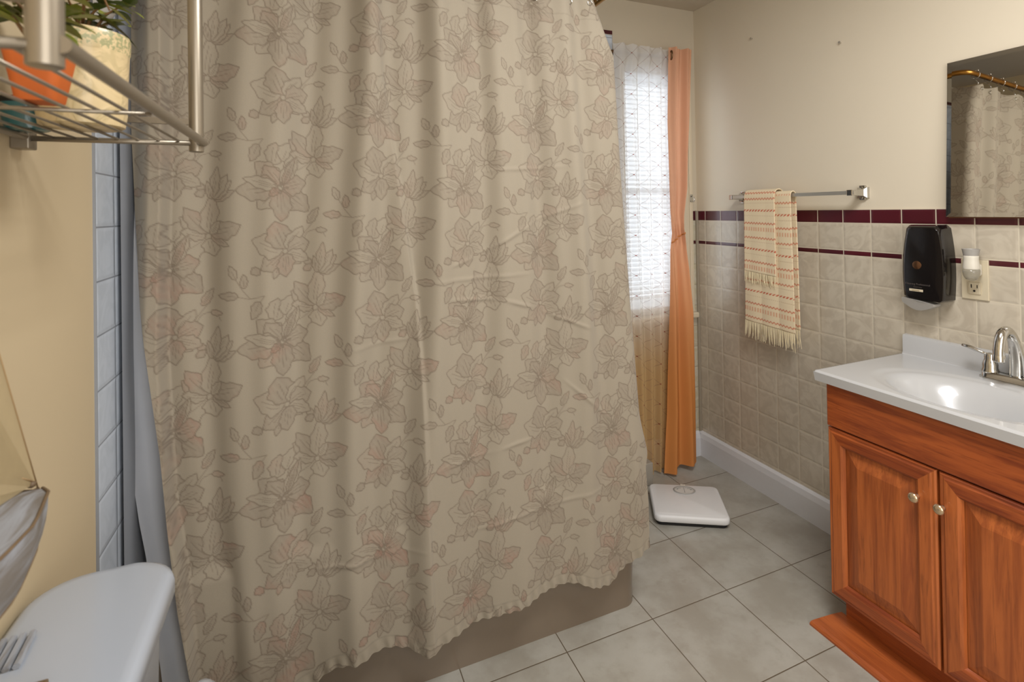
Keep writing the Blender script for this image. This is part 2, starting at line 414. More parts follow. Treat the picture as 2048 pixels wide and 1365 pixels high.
# baseboards: tall white board with a sloped cap
prof = [(0, 0), (-.018, 0), (-.018, .095), (-.013, .118), (-.004, .127), (0, .127)]
bm = NB(); prism(bm, [(XR+u, z) for u, z in prof], 1.16, YB, 'y'); struct(obj('baseboard_right', bm, M['white_trim']))
bm = NB()
for a, b in ((1.49, XR-.018),): prism(bm, [(YB+u, z) for u, z in prof], a, b, 'x')
struct(obj('baseboard_back', bm, M['white_trim']))
bm = NB(); box(bm, .98, 1.488, 2.05, YB-.002, 0, .105, .003); o = struct(obj('trim_1', bm, M['ledge']))
bm = NB(); tube(bm, [(XR-.004, YB-.004, .127), (XR-.004, YB-.004, 1.2885)], .009, 8); struct(obj('trim_2', bm, simple('grout bead', (150, 140, 122), .7)))
# window
win = thing('window_1', 'narrow white framed window behind the sheer curtain', 'window', (1.62, YB, WZ0)); del win['category']; del win['label']; win['kind'] = 'structure'
bm = NB(); box(bm, 1.402, WX0, YB-.018, YB+.006, WZ0-.06, WZ1+.07, .004); box(bm, WX1, 1.862, YB-.018, YB+.006, WZ0-.02, WZ1+.07, .004)
box(bm, WX0, WX1, YB-.018, YB+.006, WZ1, WZ1+.07, .004); box(bm, 1.842, 1.862, YB-.026, YB-.018, WZ0, WZ1+.07, .003)
obj('casing', bm, M['casing'], win)
bm = NB()
for a in (WX0, WX1-.022): box(bm, a, a+.022, YB+.03, YB+.06, WZ0, WZ1)
for z in (WZ0, 1.38, WZ1-.03): box(bm, WX0, WX1, YB+.03, YB+.06, z, z+.03)
obj('sash', bm, M['white_trim'], win)
bm = NB(); box(bm, WX0+.02, WX1-.02, YB+.044, YB+.048, WZ0+.03, WZ1-.03); obj('pane', bm, M['glass'], win)
bm = NB(); box(bm, 1.395, 1.876, YB-.045, YB+.03, WZ0-.028, WZ0, .006); obj('sill', bm, M['casing'], win)
bl = thing('window_blind', 'white slatted blind hanging inside the window behind the sheer', 'blind', (1.62, YB+.015, WZ1))
bm = NB()
for k in range(48):
    z = WZ1-.05-k*.024
    if z < WZ0+.05: break
    a = .55; hx, hz = .0125*math.cos(a), .0125*math.sin(a); cy = YB+.016
    v = [bm.verts.new(q) for q in ((WX0+.006, cy-hx, z-hz), (WX1-.006, cy-hx, z-hz), (WX1-.006, cy+hx, z+hz), (WX0+.006, cy+hx, z+hz))]; bm.faces.new(v)
obj('slats', bm, M['blind'], bl)
bm = NB(); box(bm, WX0+.005, WX1-.005, YB+.002, YB+.03, WZ1-.035, WZ1); obj('head_rail', bm, M['white_trim'], bl)
bm = NB(); box(bm, WX0+.005, WX1-.005, YB+.005, YB+.027, WZ0+.018, WZ0+.035, .003); obj('bottom_rail', bm, M['white_trim'], bl)

# ------------------------------------------------------------------ bathtub
tub = thing('bathtub', 'taupe bathtub with a rounded front corner behind the floral curtain', 'bathtub', (.3, 1.83, 0))
def tub_ring(z, off, r):
    # outline: left wall to rounded right front corner; grows by off
    return [(XL+.010, 2.198, z), (XL+.010, 1.463-off, z)] + [
        (.994+off-r+r*math.cos(a), 1.463-off+r+r*math.sin(a), z) for a in [math.radians(-90+9*k) for k in range(11)]] + [(.994+off, 2.048, z)]
rings = [tub_ring(0, 0, .05), tub_ring(.06, .001, .055), tub_ring(.10, .004, .06), tub_ring(.20, .010, .07), tub_ring(.30, .018, .075), tub_ring(.36, .024, .08), tub_ring(.40, .030, .085), tub_ring(.418, .027, .085), tub_ring(.422, .020, .08)]
bm = NB(); loft(bm, rings, False); obj('apron', bm, M['tub'], tub, True, autos=50)
bm = NB()
def oval(z, k): return rrect(.30, 1.84, .60*k, .30*k, .14*k, 8), z
outer = rrect(.312, 1.822, .70, .375, .08, 8); o0 = [(x, y, .422) for x, y in outer]
inner = [[(x, y, z) for x, y in rrect(.30, 1.835, a, b, r, 8)] for a, b, r, z in ((.625, .305, .15, .420), (.605, .285, .15, .40), (.57, .25, .14, .2), (.52, .21, .12, .09), (.40, .14, .10, .07))]
loft(bm, [o0]+inner, False); bm.faces.new([bm.verts.new(p) for p in inner[-1]]); bmesh.ops.remove_doubles(bm, verts=bm.verts, dist=.0004)
obj('basin', bm, M['white_cer'], tub, True, autos=50)

# ------------------------------------------------------------------ floral print of the shower curtain
PW, PH, PR = .50, .38, .0008
NX, NY = int(PW/PR), int(PH/PR)
FILL = np.zeros((NY, NX)); LINE = np.zeros((NY, NX))
def _stamp(poly, fill, lw=.0011, outline=1.0, openl=False):
    poly = np.asarray(poly)
    for bx, by in ((0, 0), (.25, .19)):
        for ox in (-.5, 0, .5):
            for oy in (-.76, -.38, 0, .38, .76):
                q = poly+np.array([bx+ox+.12, by+oy+.30])
                x0, y0 = q.min(0)-.003; x1, y1 = q.max(0)+.003
                if x1 < 0 or y1 < 0 or x0 > PW or y0 > PH: continue
                i0, i1 = max(0, int(x0/PR)), min(NX, int(x1/PR)+1); j0, j1 = max(0, int(y0/PR)), min(NY, int(y1/PR)+1)
                if i1 <= i0 or j1 <= j0: continue
                gx, gy = np.meshgrid((np.arange(i0, i1)+.5)*PR, (np.arange(j0, j1)+.5)*PR)
                ins = np.zeros(gx.shape, bool); dm = np.full(gx.shape, 9.0); n = len(q)
                for k in range(n-1 if openl else n):
                    a, b = q[k], q[(k+1) % n]
                    if not openl:
                        cnd = ((a[1] > gy) != (b[1] > gy)); dd = b[1]-a[1]
                        ins ^= cnd & (gx < (b[0]-a[0])*(gy-a[1])/(dd if dd else 1e-9)+a[0])
                    e = b-a; L2 = e@e+1e-12
                    tt = np.clip(((gx-a[0])*e[0]+(gy-a[1])*e[1])/L2, 0, 1)
                    dm = np.minimum(dm, np.hypot(gx-a[0]-tt*e[0], gy-a[1]-tt*e[1]))
                F = FILL[j0:j1, i0:i1]; Ln = LINE[j0:j1, i0:i1]
                if fill is not None and not openl:
                    tex = fill*(.75+.35*np.sin(gx*420+gy*260)*.5) + .25*fill*np.clip(1-dm/.012, 0, 1)
                    F[ins] = tex[ins]; Ln[ins] = Ln[ins]*.1
                lv = outline*np.clip(1.6-dm/lw, 0, 1); np.maximum(Ln, lv, out=Ln)
def petal(cx, cy, ang, L, W, fill, bend=.15, veins=2, base=.006, pw=.8):
    a = math.radians(ang); t_ = np.linspace(0, 1, 15)
    hw = W/2*np.sin(PI*t_**.8)**pw; hw = hw*(1+.12*np.sin(t_*19+ang))
    ax = base+t_*(L-base); off = bend*L*np.sin(t_*PI/2)**2*math.copysign(1, math.sin(ang*1.7))
    up_ = np.stack([ax, off+hw], 1); dn = np.stack([ax, off-hw], 1)[::-1]
    pl = np.concatenate([up_, dn[1:-1]]); R_ = np.array([[math.cos(a), -math.sin(a)], [math.sin(a), math.cos(a)]])
    _stamp(pl@R_.T+[cx, cy], fill)
    for v in range(veins):
        s = (v+1)/(veins+1)*1.3-.65; tt = np.linspace(.15, .55+.2*(v % 2), 7)
        vv = np.stack([base+tt*(L-base), bend*L*np.sin(tt*PI/2)**2*math.copysign(1, math.sin(ang*1.7))+s*W/2*np.sin(PI*tt**.8)**pw], 1)
        _stamp(vv@R_.T+[cx, cy], None, .0009, .7, True)
def curve(pts, lw=.0010, o=.8):
    pts = np.array(pts, float); t0 = np.linspace(0, len(pts)-1, 18)
    q = np.stack([np.interp(t0, range(len(pts)), pts[:, 0]), np.interp(t0, range(len(pts)), pts[:, 1])], 1)
    for _ in range(3): q[1:-1] = (q[:-2]+2*q[1:-1]+q[2:])/4
    _stamp(q, None, lw, o, True)
# two-lily sprays: line work first, later petals cover earlier ones
curve([(-.04, -.262), (-.075, -.268), (-.10, -.262)]); curve([(-.075, -.266), (-.092, -.245), (-.105, -.222)]); curve([(-.04, -.262), (-.05, -.275)])
petal(-.103, -.225, 118, .042, .018, .25, .05, 1); petal(-.086, -.248, 100, .040, .018, .55, -.1, 1); petal(-.095, -.262, 168, .052, .02, .55, .1, 1); petal(-.048, -.27, 238, .052, .026, .5, .1, 1)
curve([(.045, -.15), (.05, -.12), (.075, -.09)]); petal(.06, -.095, 52, .055, .020, .35, .05, 2)
curve([(.05, -.14), (.06, -.112), (.08, -.106), (.10, -.108), (.108, -.125)]); petal(.078, -.108, 5, .035, .014, .3, -.1, 0)
petal(-.02, -.33, 75, .06, .045, .3, .1, 2); petal(.0, -.32, 60, .055, .04, .02, .1, 1)
for an, L, W, f in ((200, .085, .075, .0), (150, .075, .045, .3), (176, .06, .03, .15), (-80, .05, .042, .04), (-20, .055, .018, .45), (120, .085, .042, .5), (25, .08, .046, .65), (92, .10, .042, .18), (45, .045, .02, .1)):
    petal(.08, -.305, an, L, W, f, .12, 2)
for an, L, W, f in ((20, .060, .020, .3), (42, .068, .026, .25), (62, .074, .026, .15), (84, .084, .026, .3), (106, .05, .016, .4)):
    petal(.088, -.222, an, L, W, f, .06, 2)
petal(.075, -.20, 135, .03, .018, .4, 0, 0)
for an, L, W, f in ((-120, .05, .03, .3), (-105, .07, .03, .45), (-50, .05, .034, .12), (-150, .07, .046, .5), (165, .082, .056, .12), (100, .078, .066, .6), (62, .074, .034, .12), (12, .062, .05, .4), (-32, .062, .036, .15), (-82, .064, .040, .5)):
    petal(.008, -.158, an, L, W, f, .12, 3)
petal(.055, -.19, -60, .025, .024, .55, 0, 0); petal(-.045, -.195, 210, .03, .022, .6, .1, 0)
for an, L, W, f in ((-130, .075, .056, .25), (140, .085, .058, .45), (120, .066, .045, .6), (178, .105, .060, .5), (172, .09, .030, .06), (-48, .088, .058, .7), (8, .062, .050, .55), (70, .088, .030, .12), (60, .084, .018, .6), (-96, .084, .050, .62), (-150, .034, .02, .9)):
    petal(0, 0, an, L, W, f, .10, 3)
for k in range(9): petal(.004*math.cos(k*2.1), .004*math.sin(k*1.7), k*40, .014, .003, .1, 0, 0)

def print_sample(s, z):
    """s, z arrays (m) -> fill, line"""
    i = (s/PR) % NX; j = (z/PR) % NY
    i0 = i.astype(int); j0 = j.astype(int); fi, fj = i-i0, j-j0; i1 = (i0+1) % NX; j1 = (j0+1) % NY; i0 %= NX; j0 %= NY
    def b(A): return (A[j0, i0]*(1-fi)+A[j0, i1]*fi)*(1-fj)+(A[j1, i0]*(1-fi)+A[j1, i1]*fi)*fj
    return b(FILL), b(LINE)

# ------------------------------------------------------------------ shower curtain
HEM = [(-.26, .10), (-.1, .115), (.01, .136), (.039, .159), (.078, .169), (.124, .170), (.188, .162), (.238, .142), (.271, .129), (.296, .132), (.349, .144), (.45, .155), (.548, .160), (.649, .176), (.693, .182), (.745, .174), (.811, .141), (.858, .135), (.882, .156), (.93, .178), (.992, .212), (1.1, .23)]
LEFT = [(-.1, -.215), (.23, -.245), (.427, -.273), (.603, -.29), (.775, -.303), (1.005, -.329), (1.119, -.342), (1.321, -.356), (1.511, -.363), (2.1, -.361)]
RIGHT = [(-.1, 1.0), (.2, 1.0), (.354, 1.002), (1.01, .959), (1.45, .935), (1.80, .921), (1.985, .853), (2.1, .84)]
FOLDX = [(-.1, -.235), (.231, -.248), (.423, -.262), (.661, -.294), (1.003, -.308), (1.457, -.296), (2.1, -.296)]
NU, NV = 560, 760
ZT = 1.985
a = np.linspace(0, 1, NU)[:, None]*np.ones((1, NV)); b = np.ones((NU, 1))*np.linspace(0, 1, NV)[None]
a = a*1.10   # the last tenth turns the corner
zb0 = np.interp(interp(.15, LEFT)+np.minimum(a[:, 0], 1)*(interp(.15, RIGHT)-interp(.15, LEFT)), [h[0] for h in HEM], [h[1] for h in HEM])[:, None]
z = ZT+(zb0-ZT)*b
z = z - .012*np.abs(np.sin(a*PI*12))*np.exp(-b*20)     # sags between the rings
xl, xr = interp(z, LEFT), interp(z, RIGHT)-.024*sstep(z, .46, .66)
am = np.minimum(a, 1); x = xl+(xr-xl)*am
y = interp(z, [(0, 1.405), (.15, 1.408), (.45, 1.416), (1.9, 1.440), (2, 1.442)])
s = x*1.07
drift = .03*np.sin(z*2.1+x*4)
amp = .012+.012*sstep(z, .3, 1.2)
amp = amp*(.55+.45*np.sin(x*3.1+1.2)**2)
ph = 2*PI*(x+drift)/.205
yf = amp*np.sin(ph+1.0)+.35*amp*np.sin(2*ph*1.13+2)+.010*np.sin(2*PI*x/.55+.7)*sstep(z, 0, .8)
yf = yf + .009*np.sin(2*PI*x/.24+2.2)*sstep(.55-z, 0, .4)
env = sstep(am, 0, .06)*sstep(1-am, 0, .04)
y = y+yf*(.3+.7*env)
fx = interp(z, FOLDX)
lap = sstep(x, fx-.062, fx-.02)*(1-sstep(x, fx-.001, fx+.007)); y = y-.042*lap
y = y+.020*sstep(x, fx+.0, fx+.012)*(1-sstep(x, fx+.04, fx+.12))
# long diagonal pull from the rings
dx = x-interp(z, [(0, .30), (.865, .276), (1.07, .266), (1.446, .218), (1.69, .184), (2, .17)])
y = y-.012*np.exp(-(dx/.03)**2*.5)*(dx < 0)-.012*np.exp(-(dx/.008)**2)*(dx >= 0)
for x0, z0, x1, z1, h in ((.444, 1.176, .645, 1.276, .0035), (.286, 1.112, .63, 1.117, .0025), (.354, 1.06, .517, 1.048, .004), (.517, 1.048, .62, 1.014, .0035), (.497, .621, .617, .632, .003), (.36, 1.15, .44, 1.176, .003), (.62, 1.27, .80, 1.33, .003), (.08, .95, .30, .97, .002), (.30, .60, .50, .62, .002), (-.1, .42, .3, .40, .003), (.3, .40, .9, .44, .0025), (.45, 1.42, .75, 1.44, .0025), (.65, 1.0, .82, .93, .003), (.70, .80, .90, .62, .003)):
    ex, ez = x1-x0, z1-z0; L2 = ex*ex+ez*ez; tt = np.clip(((x-x0)*ex+(z-z0)*ez)/L2, 0, 1)
    dd = np.hypot(x-x0-tt*ex, z-z0-tt*ez); y = y-h*np.exp(-(dd/.006)**2)*np.sin(PI*np.clip(tt, .03, .97))
# turn back round the tub corner
lim = 1.424+.08*sstep(z, .44, .60); y = np.where(y > lim-.01, lim-.01+.01*np.tanh((y-lim+.01)/.01), y)
tr_ = np.clip((a-1)/.10, 0, 1)*(.002+.138*sstep(z, .46, .66)); rr = .03
ang = np.minimum(tr_/rr, PI/2); x = x+rr*np.sin(ang); y = y+rr*(1-np.cos(ang))+np.maximum(tr_-rr*PI/2, 0); s = s+tr_
# the hem is gathered
y = y-.003*np.sin(a*260)*sstep(.035-(z-zb0), 0, .03)
P = np.stack([x, y, z], -1)
fl, ln = print_sample(s+.062+.12+.0, z-1.372+.30+.38*4)
tone = .5+.5*np.sin(x*9+z*5+np.sin(z*13+x*4)*1.5)
base = np.array(lin((156, 146, 129))); cf = np.array(lin((134, 121, 106))); cp = np.array(lin((148, 107, 92))); cl = np.array(lin((110, 96, 82)))
pk = sstep(np.sin(x*31+3*np.sin(z*17))*np.sin(z*29+x*11), -.1, .8)*(.35+.65*sstep(1.3-z+(.2-x)*.6, -.2, .9))
fc = cf+(cp-cf)*pk[..., None]
col = base+(fc-base)*np.clip(fl*.74, 0, 1)[..., None]
col = col+(cl-col)*np.clip(ln*.70, 0, 1)[..., None]
hemline = (np.abs(z-zb0-.03) < .0022)|(np.abs(z-(ZT-.075)) < .0022); col = np.where(hemline[..., None], col*.90, col)
me = grid_mesh('floral_panel', P, None, col)
cur = thing('shower_curtain', 'grey beige floral shower curtain hanging in front of the bathtub', 'shower curtain', (.3, 1.44, ZT))
M['curtain'] = attr_mat('printed curtain cloth', .8, 700, .0, .1)
o = obj_grid('floral_panel', me, M['curtain'], cur)
RINGX = [XL+.075+k*.1073 for k in range(12)]
for k, xr_ in enumerate(RINGX):
    i = int(np.clip(np.argmin(np.abs(x[:NU*10//11, 5]-xr_)), 0, NU-1)); pp = P[i, 8]
    bm = NB(); tube(bm, [(pp[0]+.008*math.cos(q*PI/6), pp[1]-.001, pp[2]-.004+.008*math.sin(q*PI/6)) for q in range(13)], .0014, 6, False); obj('eyelet', bm, M['chrome'], cur, True)
# rod with a bend towards the back wall, and hooks
ZR = 2.03
rod = thing('shower_rod', 'gold shower rod carrying the floral curtain above the tub', 'curtain rod', (.3, 1.455, ZR))
bm = NB(); pts = [(XL+.012, 1.455, ZR), (.89, 1.455, ZR)]+[(.89+.05*math.sin(q), 1.505-.05*math.cos(q), ZR) for q in [PI/2*k/8 for k in range(1, 9)]]+[(.94, YB-.01, ZR)]
tube(bm, pts, .0125, 16); obj('tube', bm, M['gold'], rod, True, autos=40)
for c_, ax in (((XL+.008, 1.455, ZR), 'x'), ((.94, YB-.008, ZR), 'y')):
    bm = NB(); s_ = 1 if ax == 'x' else -1
    lathe(bm, [(.032, 0), (.032, s_*.006), (.02, s_*.016), (.015, s_*.02)], c_, 24, ax); bmesh.ops.recalc_face_normals(bm, faces=bm.faces); obj('flange', bm, M['gold'], rod, True, autos=40)
hook0 = None
for k, xr_ in enumerate(RINGX):
    if hook0 is None:
        bm = NB(); pts = [(0, .018*math.sin(q), .004+.020*math.cos(q)-.004) for q in [math.radians(v) for v in range(-170, 171, 20)]]
        tube(bm, pts, .0016, 8); tube(bm, [(0, .004, -.0195), (0, -.006, -.030), (0, -.013, -.044), (0, -.010, -.052)], .0015, 8)
        for yy in (-.009, 0, .009):
            lathe(bm, [(.0005, -.0042), (.0032, -.002), (.0042, 0), (.0032, .002), (.0005, .0042)], (0, yy, .0195), 10)
        hook0 = obj('curtain_hook', bm, M['chrome'], None, True); o = hook0
    else:
        o = hook0.copy(); C.objects.link(o)
    o.location = (xr_, 1.455, ZR-.0035); o.rotation_euler = (0, 0, (k*37 % 11-5)*.03)
    tag(o, 'chrome roller hook on the gold rod holding up the floral curtain', 'curtain hook', 'chrome hooks along the shower rod')

# frosted liner: an inner sheet in the tub and an outer flap that shows left of the floral panel
n, m = 60, 120
aa = np.linspace(0, 1, n)[:, None]; zz = np.linspace(ZT-.01, .15, m)[None]*np.ones((n, 1))
e1 = interp(zz, [(.1, -.30), (.538, -.343), (.619, -.356), (.733, -.370), (.845, -.3755), (1.011, -.3775), (1.321, -.371), (1.511, -.367), (2, -.366)])
x1 = e1+aa*(np.minimum(interp(zz, LEFT)+.030, interp(zz, FOLDX)-.012)-e1); yb_ = interp(zz, [(0, 1.416), (.45, 1.426), (1.95, 1.462)])
y1_ = yb_+.004*np.sin(aa*5+zz*3)+.003*np.sin(zz*9+aa*3)
lin_me = grid_mesh('liner_flap', np.stack([x1, y1_, zz], -1))
lnr = thing('shower_liner', 'frosted grey shower liner showing left of the floral curtain', 'shower liner', (-.3, 1.44, ZT))
obj_grid('outer_flap', lin_me, M['liner'], lnr)
aa = np.linspace(0, 1, 160)[:, None]; zz = np.linspace(ZT-.01, .45, 80)[None]*np.ones((160, 1))
x1 = -.3765+aa*(.90+.3765-.03); y1_ = 1.505+.010*np.sin(aa*60)*sstep(aa, .01, .08)+.05*(sstep(.65-zz, 0, .2))*sstep(aa, .05, .12)
y1_ = y1_ - .10*(1-sstep(aa, 0, .03))
obj_grid('inner_sheet', grid_mesh('liner_inner', np.stack([x1+0*zz, y1_, zz], -1)), M['liner_in'], lnr)

# ------------------------------------------------------------------ window drapery
wr = thing('window_curtain_rod', 'thin dark metal rod across the window carrying both curtains', 'curtain rod', (1.6, 2.13, 2.06))
bm = NB(); tube(bm, [(1.30, 2.13, 2.06), (1.79, 2.13, 2.06)], .008, 12); obj('tube', bm, M['grommet'], wr, True, autos=40)
for xb in (1.36, 1.776):
    bm = NB(); tube(bm, [(xb, 2.13, 2.06), (xb, 2.13, 2.045), (xb, YB-.018, 2.045)], .004, 8); obj('bracket', bm, M['grommet'], wr, True)
# sheer
n, m = 150, 420
aa = np.linspace(0, 1, n)[:, None]*np.ones((1, m)); bb = np.ones((n, 1))*np.linspace(0, 1, m)[None]
sL = [(0, 1.40), (.3, 1.385), (2.2, 1.345)]; sR = [(0, 1.620), (.5, 1.655), (.85, 1.670), (1.2, 1.674), (2.2, 1.684)]
xb_ = interp(.1, sL)+aa*(interp(.1, sR)-interp(.1, sL))
zb = np.where(xb_ < 1.497, .112, .112-.10*sstep(xb_, 1.495, 1.515)); zt = 2.105-.006*np.abs(np.sin(aa*PI*6))
z = zt+(zb-zt)*bb
x = interp(z, sL)+aa*(interp(z, sR)-interp(z, sL))
ph = aa*2*PI*4.6+.9*np.sin(z*1.3)
y = 2.128+.014*np.sin(ph)+.006*np.sin(ph*2.1+z*2)
kf = np.exp(-((z-2.06)/.05)**2); y = y*(1-kf)+(2.109+.006*np.sin(ph))*kf
uv = np.stack([aa*.62, z], -1)
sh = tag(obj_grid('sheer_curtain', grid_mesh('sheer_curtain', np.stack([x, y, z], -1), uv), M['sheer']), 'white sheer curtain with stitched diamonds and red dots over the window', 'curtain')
# orange drape gathered at mid height
n, m = 130, 420
aa = np.linspace(0, 1, n)[:, None]*np.ones((1, m)); bb = np.ones((n, 1))*np.linspace(0, 1, m)[None]
oL = [(0, 1.612), (.3, 1.638), (.85, 1.660), (1.10, 1.664), (1.18, 1.675), (1.30, 1.668), (1.73, 1.664), (2.0, 1.676), (2.1, 1.682)]
oR = [(0, 1.813), (.4, 1.815), (.78, 1.812), (1.0, 1.790), (1.12, 1.770), (1.20, 1.752), (1.27, 1.757), (1.4, 1.782), (1.73, 1.804), (2.1, 1.823)]
zb = .012+.028*aa; z = 2.100+(zb-2.100)*bb
x = interp(z, oL)+aa*(interp(z, oR)-interp(z, oL))
x = x*.983
ph = aa*2*PI*1.7+.4*np.sin(z*1.7)+2.6
amp = interp(z, [(0, .026), (.8, .022), (1.15, .012), (1.4, .020), (2.1, .014)])
y = 2.084+amp*np.sin(ph)+.006*np.sin(ph*2.3+z*3)
gx = np.exp(-((z-1.17)/.06)**2)
y = y+gx*(.006*np.sin(aa*38))-.012*gx*0
uv = np.stack([aa*.4, z], -1)
dr = thing('drape_curtain', 'orange curtain panel with painted salmon backlight, gathered at mid height right of the sheer', 'curtain', (1.74, 2.11, 2.1))
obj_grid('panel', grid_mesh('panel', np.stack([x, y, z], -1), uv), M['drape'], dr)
bm = NB(); pts = []
for k in range(25):
    q = 2*PI*k/24; pts.append((1.690+.004*math.sin(q), 2.095, 2.06+.020*math.cos(q)))
pts = [(1.662+.006*math.cos(2*PI*k/24), 2.080+.014*math.cos(2*PI*k/24), 2.06+.021*math.sin(2*PI*k/24)) for k in range(25)]
tube(bm, pts, .0035, 8, False); obj('grommet', bm, M['grommet'], dr, True)
i_ = int(n*.5); P_ = np.stack([x, y, z], -1)
j_ = int(np.argmin(np.abs(z[i_]-1.165)))
bm = NB(); ring = [tuple(P_[i, j_+int(10*(.5-i/n))]+np.array([0, -.004, 0])) for i in range(0, n, 5)]
tube(bm, ring, .003, 8); obj('tieback_cord', bm, M['drape'], dr, True)
uvl = bm
hk = thing('tieback_hook', 'small metal hook on the window casing beside the orange curtain', 'hook', (1.85, YB-.026, 1.36))
bm = NB(); box(bm, 1.842, 1.860, YB-.029, YB-.026, 1.335, 1.375, .001); obj('plate', bm, M['chrome'], hk)
bm = NB(); tube(bm, [(1.851, YB-.029, 1.365), (1.851, YB-.045, 1.360), (1.851, YB-.052, 1.345), (1.851, YB-.044, 1.335), (1.851, YB-.036, 1.340)], .0025, 8); obj('hook', bm, M['chrome'], hk, True)

# ------------------------------------------------------------------ bathroom scale
ang = math.radians(-30.5); cx, cy = 1.492, 1.816
sc_t = thing('bathroom_scale', 'white bathroom scale with a round dial on the floor by the tub', 'scale', (cx, cy, 0)); sc_t.rotation_euler = (0, 0, ang)
def local(o): o.location = (0, 0, 0); return o
def rbox(hx, hy, r, lv): return [[(x_, y_, z_) for x_, y_ in rrect(0, 0, hx-i_, hy-i_, max(r-i_*.5, .004), 6)] for i_, z_ in lv]
bm = NB(); loft(bm, rbox(.142, .117, .02, ((.004, 0), (0, .004), (0, .020)))); local(obj('base', bm, M['rubber'], sc_t, True, autos=40))
bm = NB(); loft(bm, rbox(.151, .128, .026, ((.003, .018), (0, .022), (0, .037), (.003, .043), (.008, .0455)))); local(obj('platform', bm, M['scale_w'], sc_t, True, autos=50))
bm = NB(); loft(bm, rbox(.136, .112, .018, ((0, .0455), (.002, .0465)))); local(obj('tread_mat', bm, M['scale_w'], sc_t, True, autos=50))
bm = NB()
lathe(bm, [(.046, .0465), (.048, .0485), (.044, .0500), (.040, .0485)], (.0, .075, 0), 36, 'z', False, 1, .72); local(obj('dial_rim', bm, M['grey_pl'], sc_t, True))
bm = NB(); lathe(bm, [(.0405, .0468), (.0405, .0476)], (0, .075, 0), 36, 'z', True, 1, .72); local(obj('dial', bm, simple('dial face', (206, 204, 198), .3), sc_t))
bm = NB()
for k in range(21):
    q = math.radians(160-k*7); r1, r2 = (.036, .026 if k % 5 == 0 else .031)
    tube(bm, [(r1*math.cos(q), .072+r1*.72*math.sin(q), .0478), (r2*math.cos(q), .072+r2*.72*math.sin(q), .0478)], .0005, 4)
tube(bm, [(0, .055, .0479), (0, .10, .0479)], .0006, 4); local(obj('dial_marks', bm, M['dark'], sc_t))
bm = NB(); box(bm, -.012, .012, .106, .128, .040, .0475, .003); local(obj('adjuster', bm, M['white_pl'], sc_t))

# ------------------------------------------------------------------ towel bar and towels
BX, BZ = 1.842, 1.351
tb = thing('towel_bar', 'square chrome towel bar on the cream wall above the wine tile', 'towel bar', (BX, 1.59, BZ))
bm = NB(); tube(bm, [(BX, 1.285, BZ), (BX, 1.888, BZ)], .0098, 4, True, 0, True); obj('bar', bm, M['nickel'], tb)
for yy in (1.300, 1.882):
    bm = NB(); loft(bm, [[(x_, yy+u, BZ+v) for u, v in ((-s_, -s_), (s_, -s_), (s_, s_), (-s_, s_))] for x_, s_ in ((BX-.010, .0085), (BX-.009, .0105), (BX+.012, .0105), (1.895, .012), (1.903, .019), (XR+.006, .021))])
    po = obj('post', bm, M['chrome'], tb, False)
    bm = NB(); lathe(bm, [(.002, 0), (.004, .001), (.004, .004)], (1.8985, yy, BZ+.0205), 10, 'x'); lathe(bm, [(.002, 0), (.004, .001), (.004, .004)], (1.8985, yy, BZ-.0205), 10, 'x')
    box(bm, 1.902, XR+.006, yy-.011, yy+.011, BZ-.027, BZ+.027, .002)
    sc2 = obj('wall_plate', bm, M['chrome'], tb, False)

c_cream = np.array(lin((236, 218, 184))); c_band = np.array(lin((202, 104, 76))); c_soft = np.array(lin((226, 178, 140))); c_thin = np.array(lin((206, 176, 140)))
def towel_col(u, v):
    """u across, v down the cloth (m): woven repeat of waves, ticks and slants"""
    col = np.ones(u.shape+(3,))*c_cream; q = (v+.02) % .168
    def put(mask, c, k=1): 
        nonlocal col; mm = np.clip(mask, 0, 1)[..., None]*k; col = col*(1-mm)+c*mm
    soft = lambda d, w_: np.clip(1.5-np.abs(d)/w_, 0, 1)
    wv = .0028*np.sin(2*PI*u/.015)
    put(soft(q-.020-wv, .0026), c_band, 1); put(soft(q-.0205+wv*.4, .0028), c_soft, .35)
    tick = ((u/.013) % 1 < .35)*((q > .038)&(q < .054)); put(tick*1., np.array(lin((220, 150, 118))), .9); put(((q > .036)&(q < .056))*.35, c_soft, .5)
    put(soft(q-.083-wv, .0026), c_band, 1); put(soft(q-.0835, .003), c_soft, .4)
    put(soft(q-.100, .0012)*((u/.009) % 1 < .6), c_thin, .9)
    sl = (((u+(q-.132)*1.2)/.016) % 1 < .55)*(np.abs(q-.132) < .0042); put(sl*1., c_band, 1); put(soft(q-.1285, .0012), c_soft, .5)
    put(soft(q-.155, .0012)*((u/.009) % 1 < .6), c_thin, .9)
    return col
M['towel'] = attr_mat('cream towel with woven coral bands', .95, 500, 0, .5)
M['fringe'] = simple('cream fringe yarn', (248, 232, 194), .95, var=.12, scale=200)
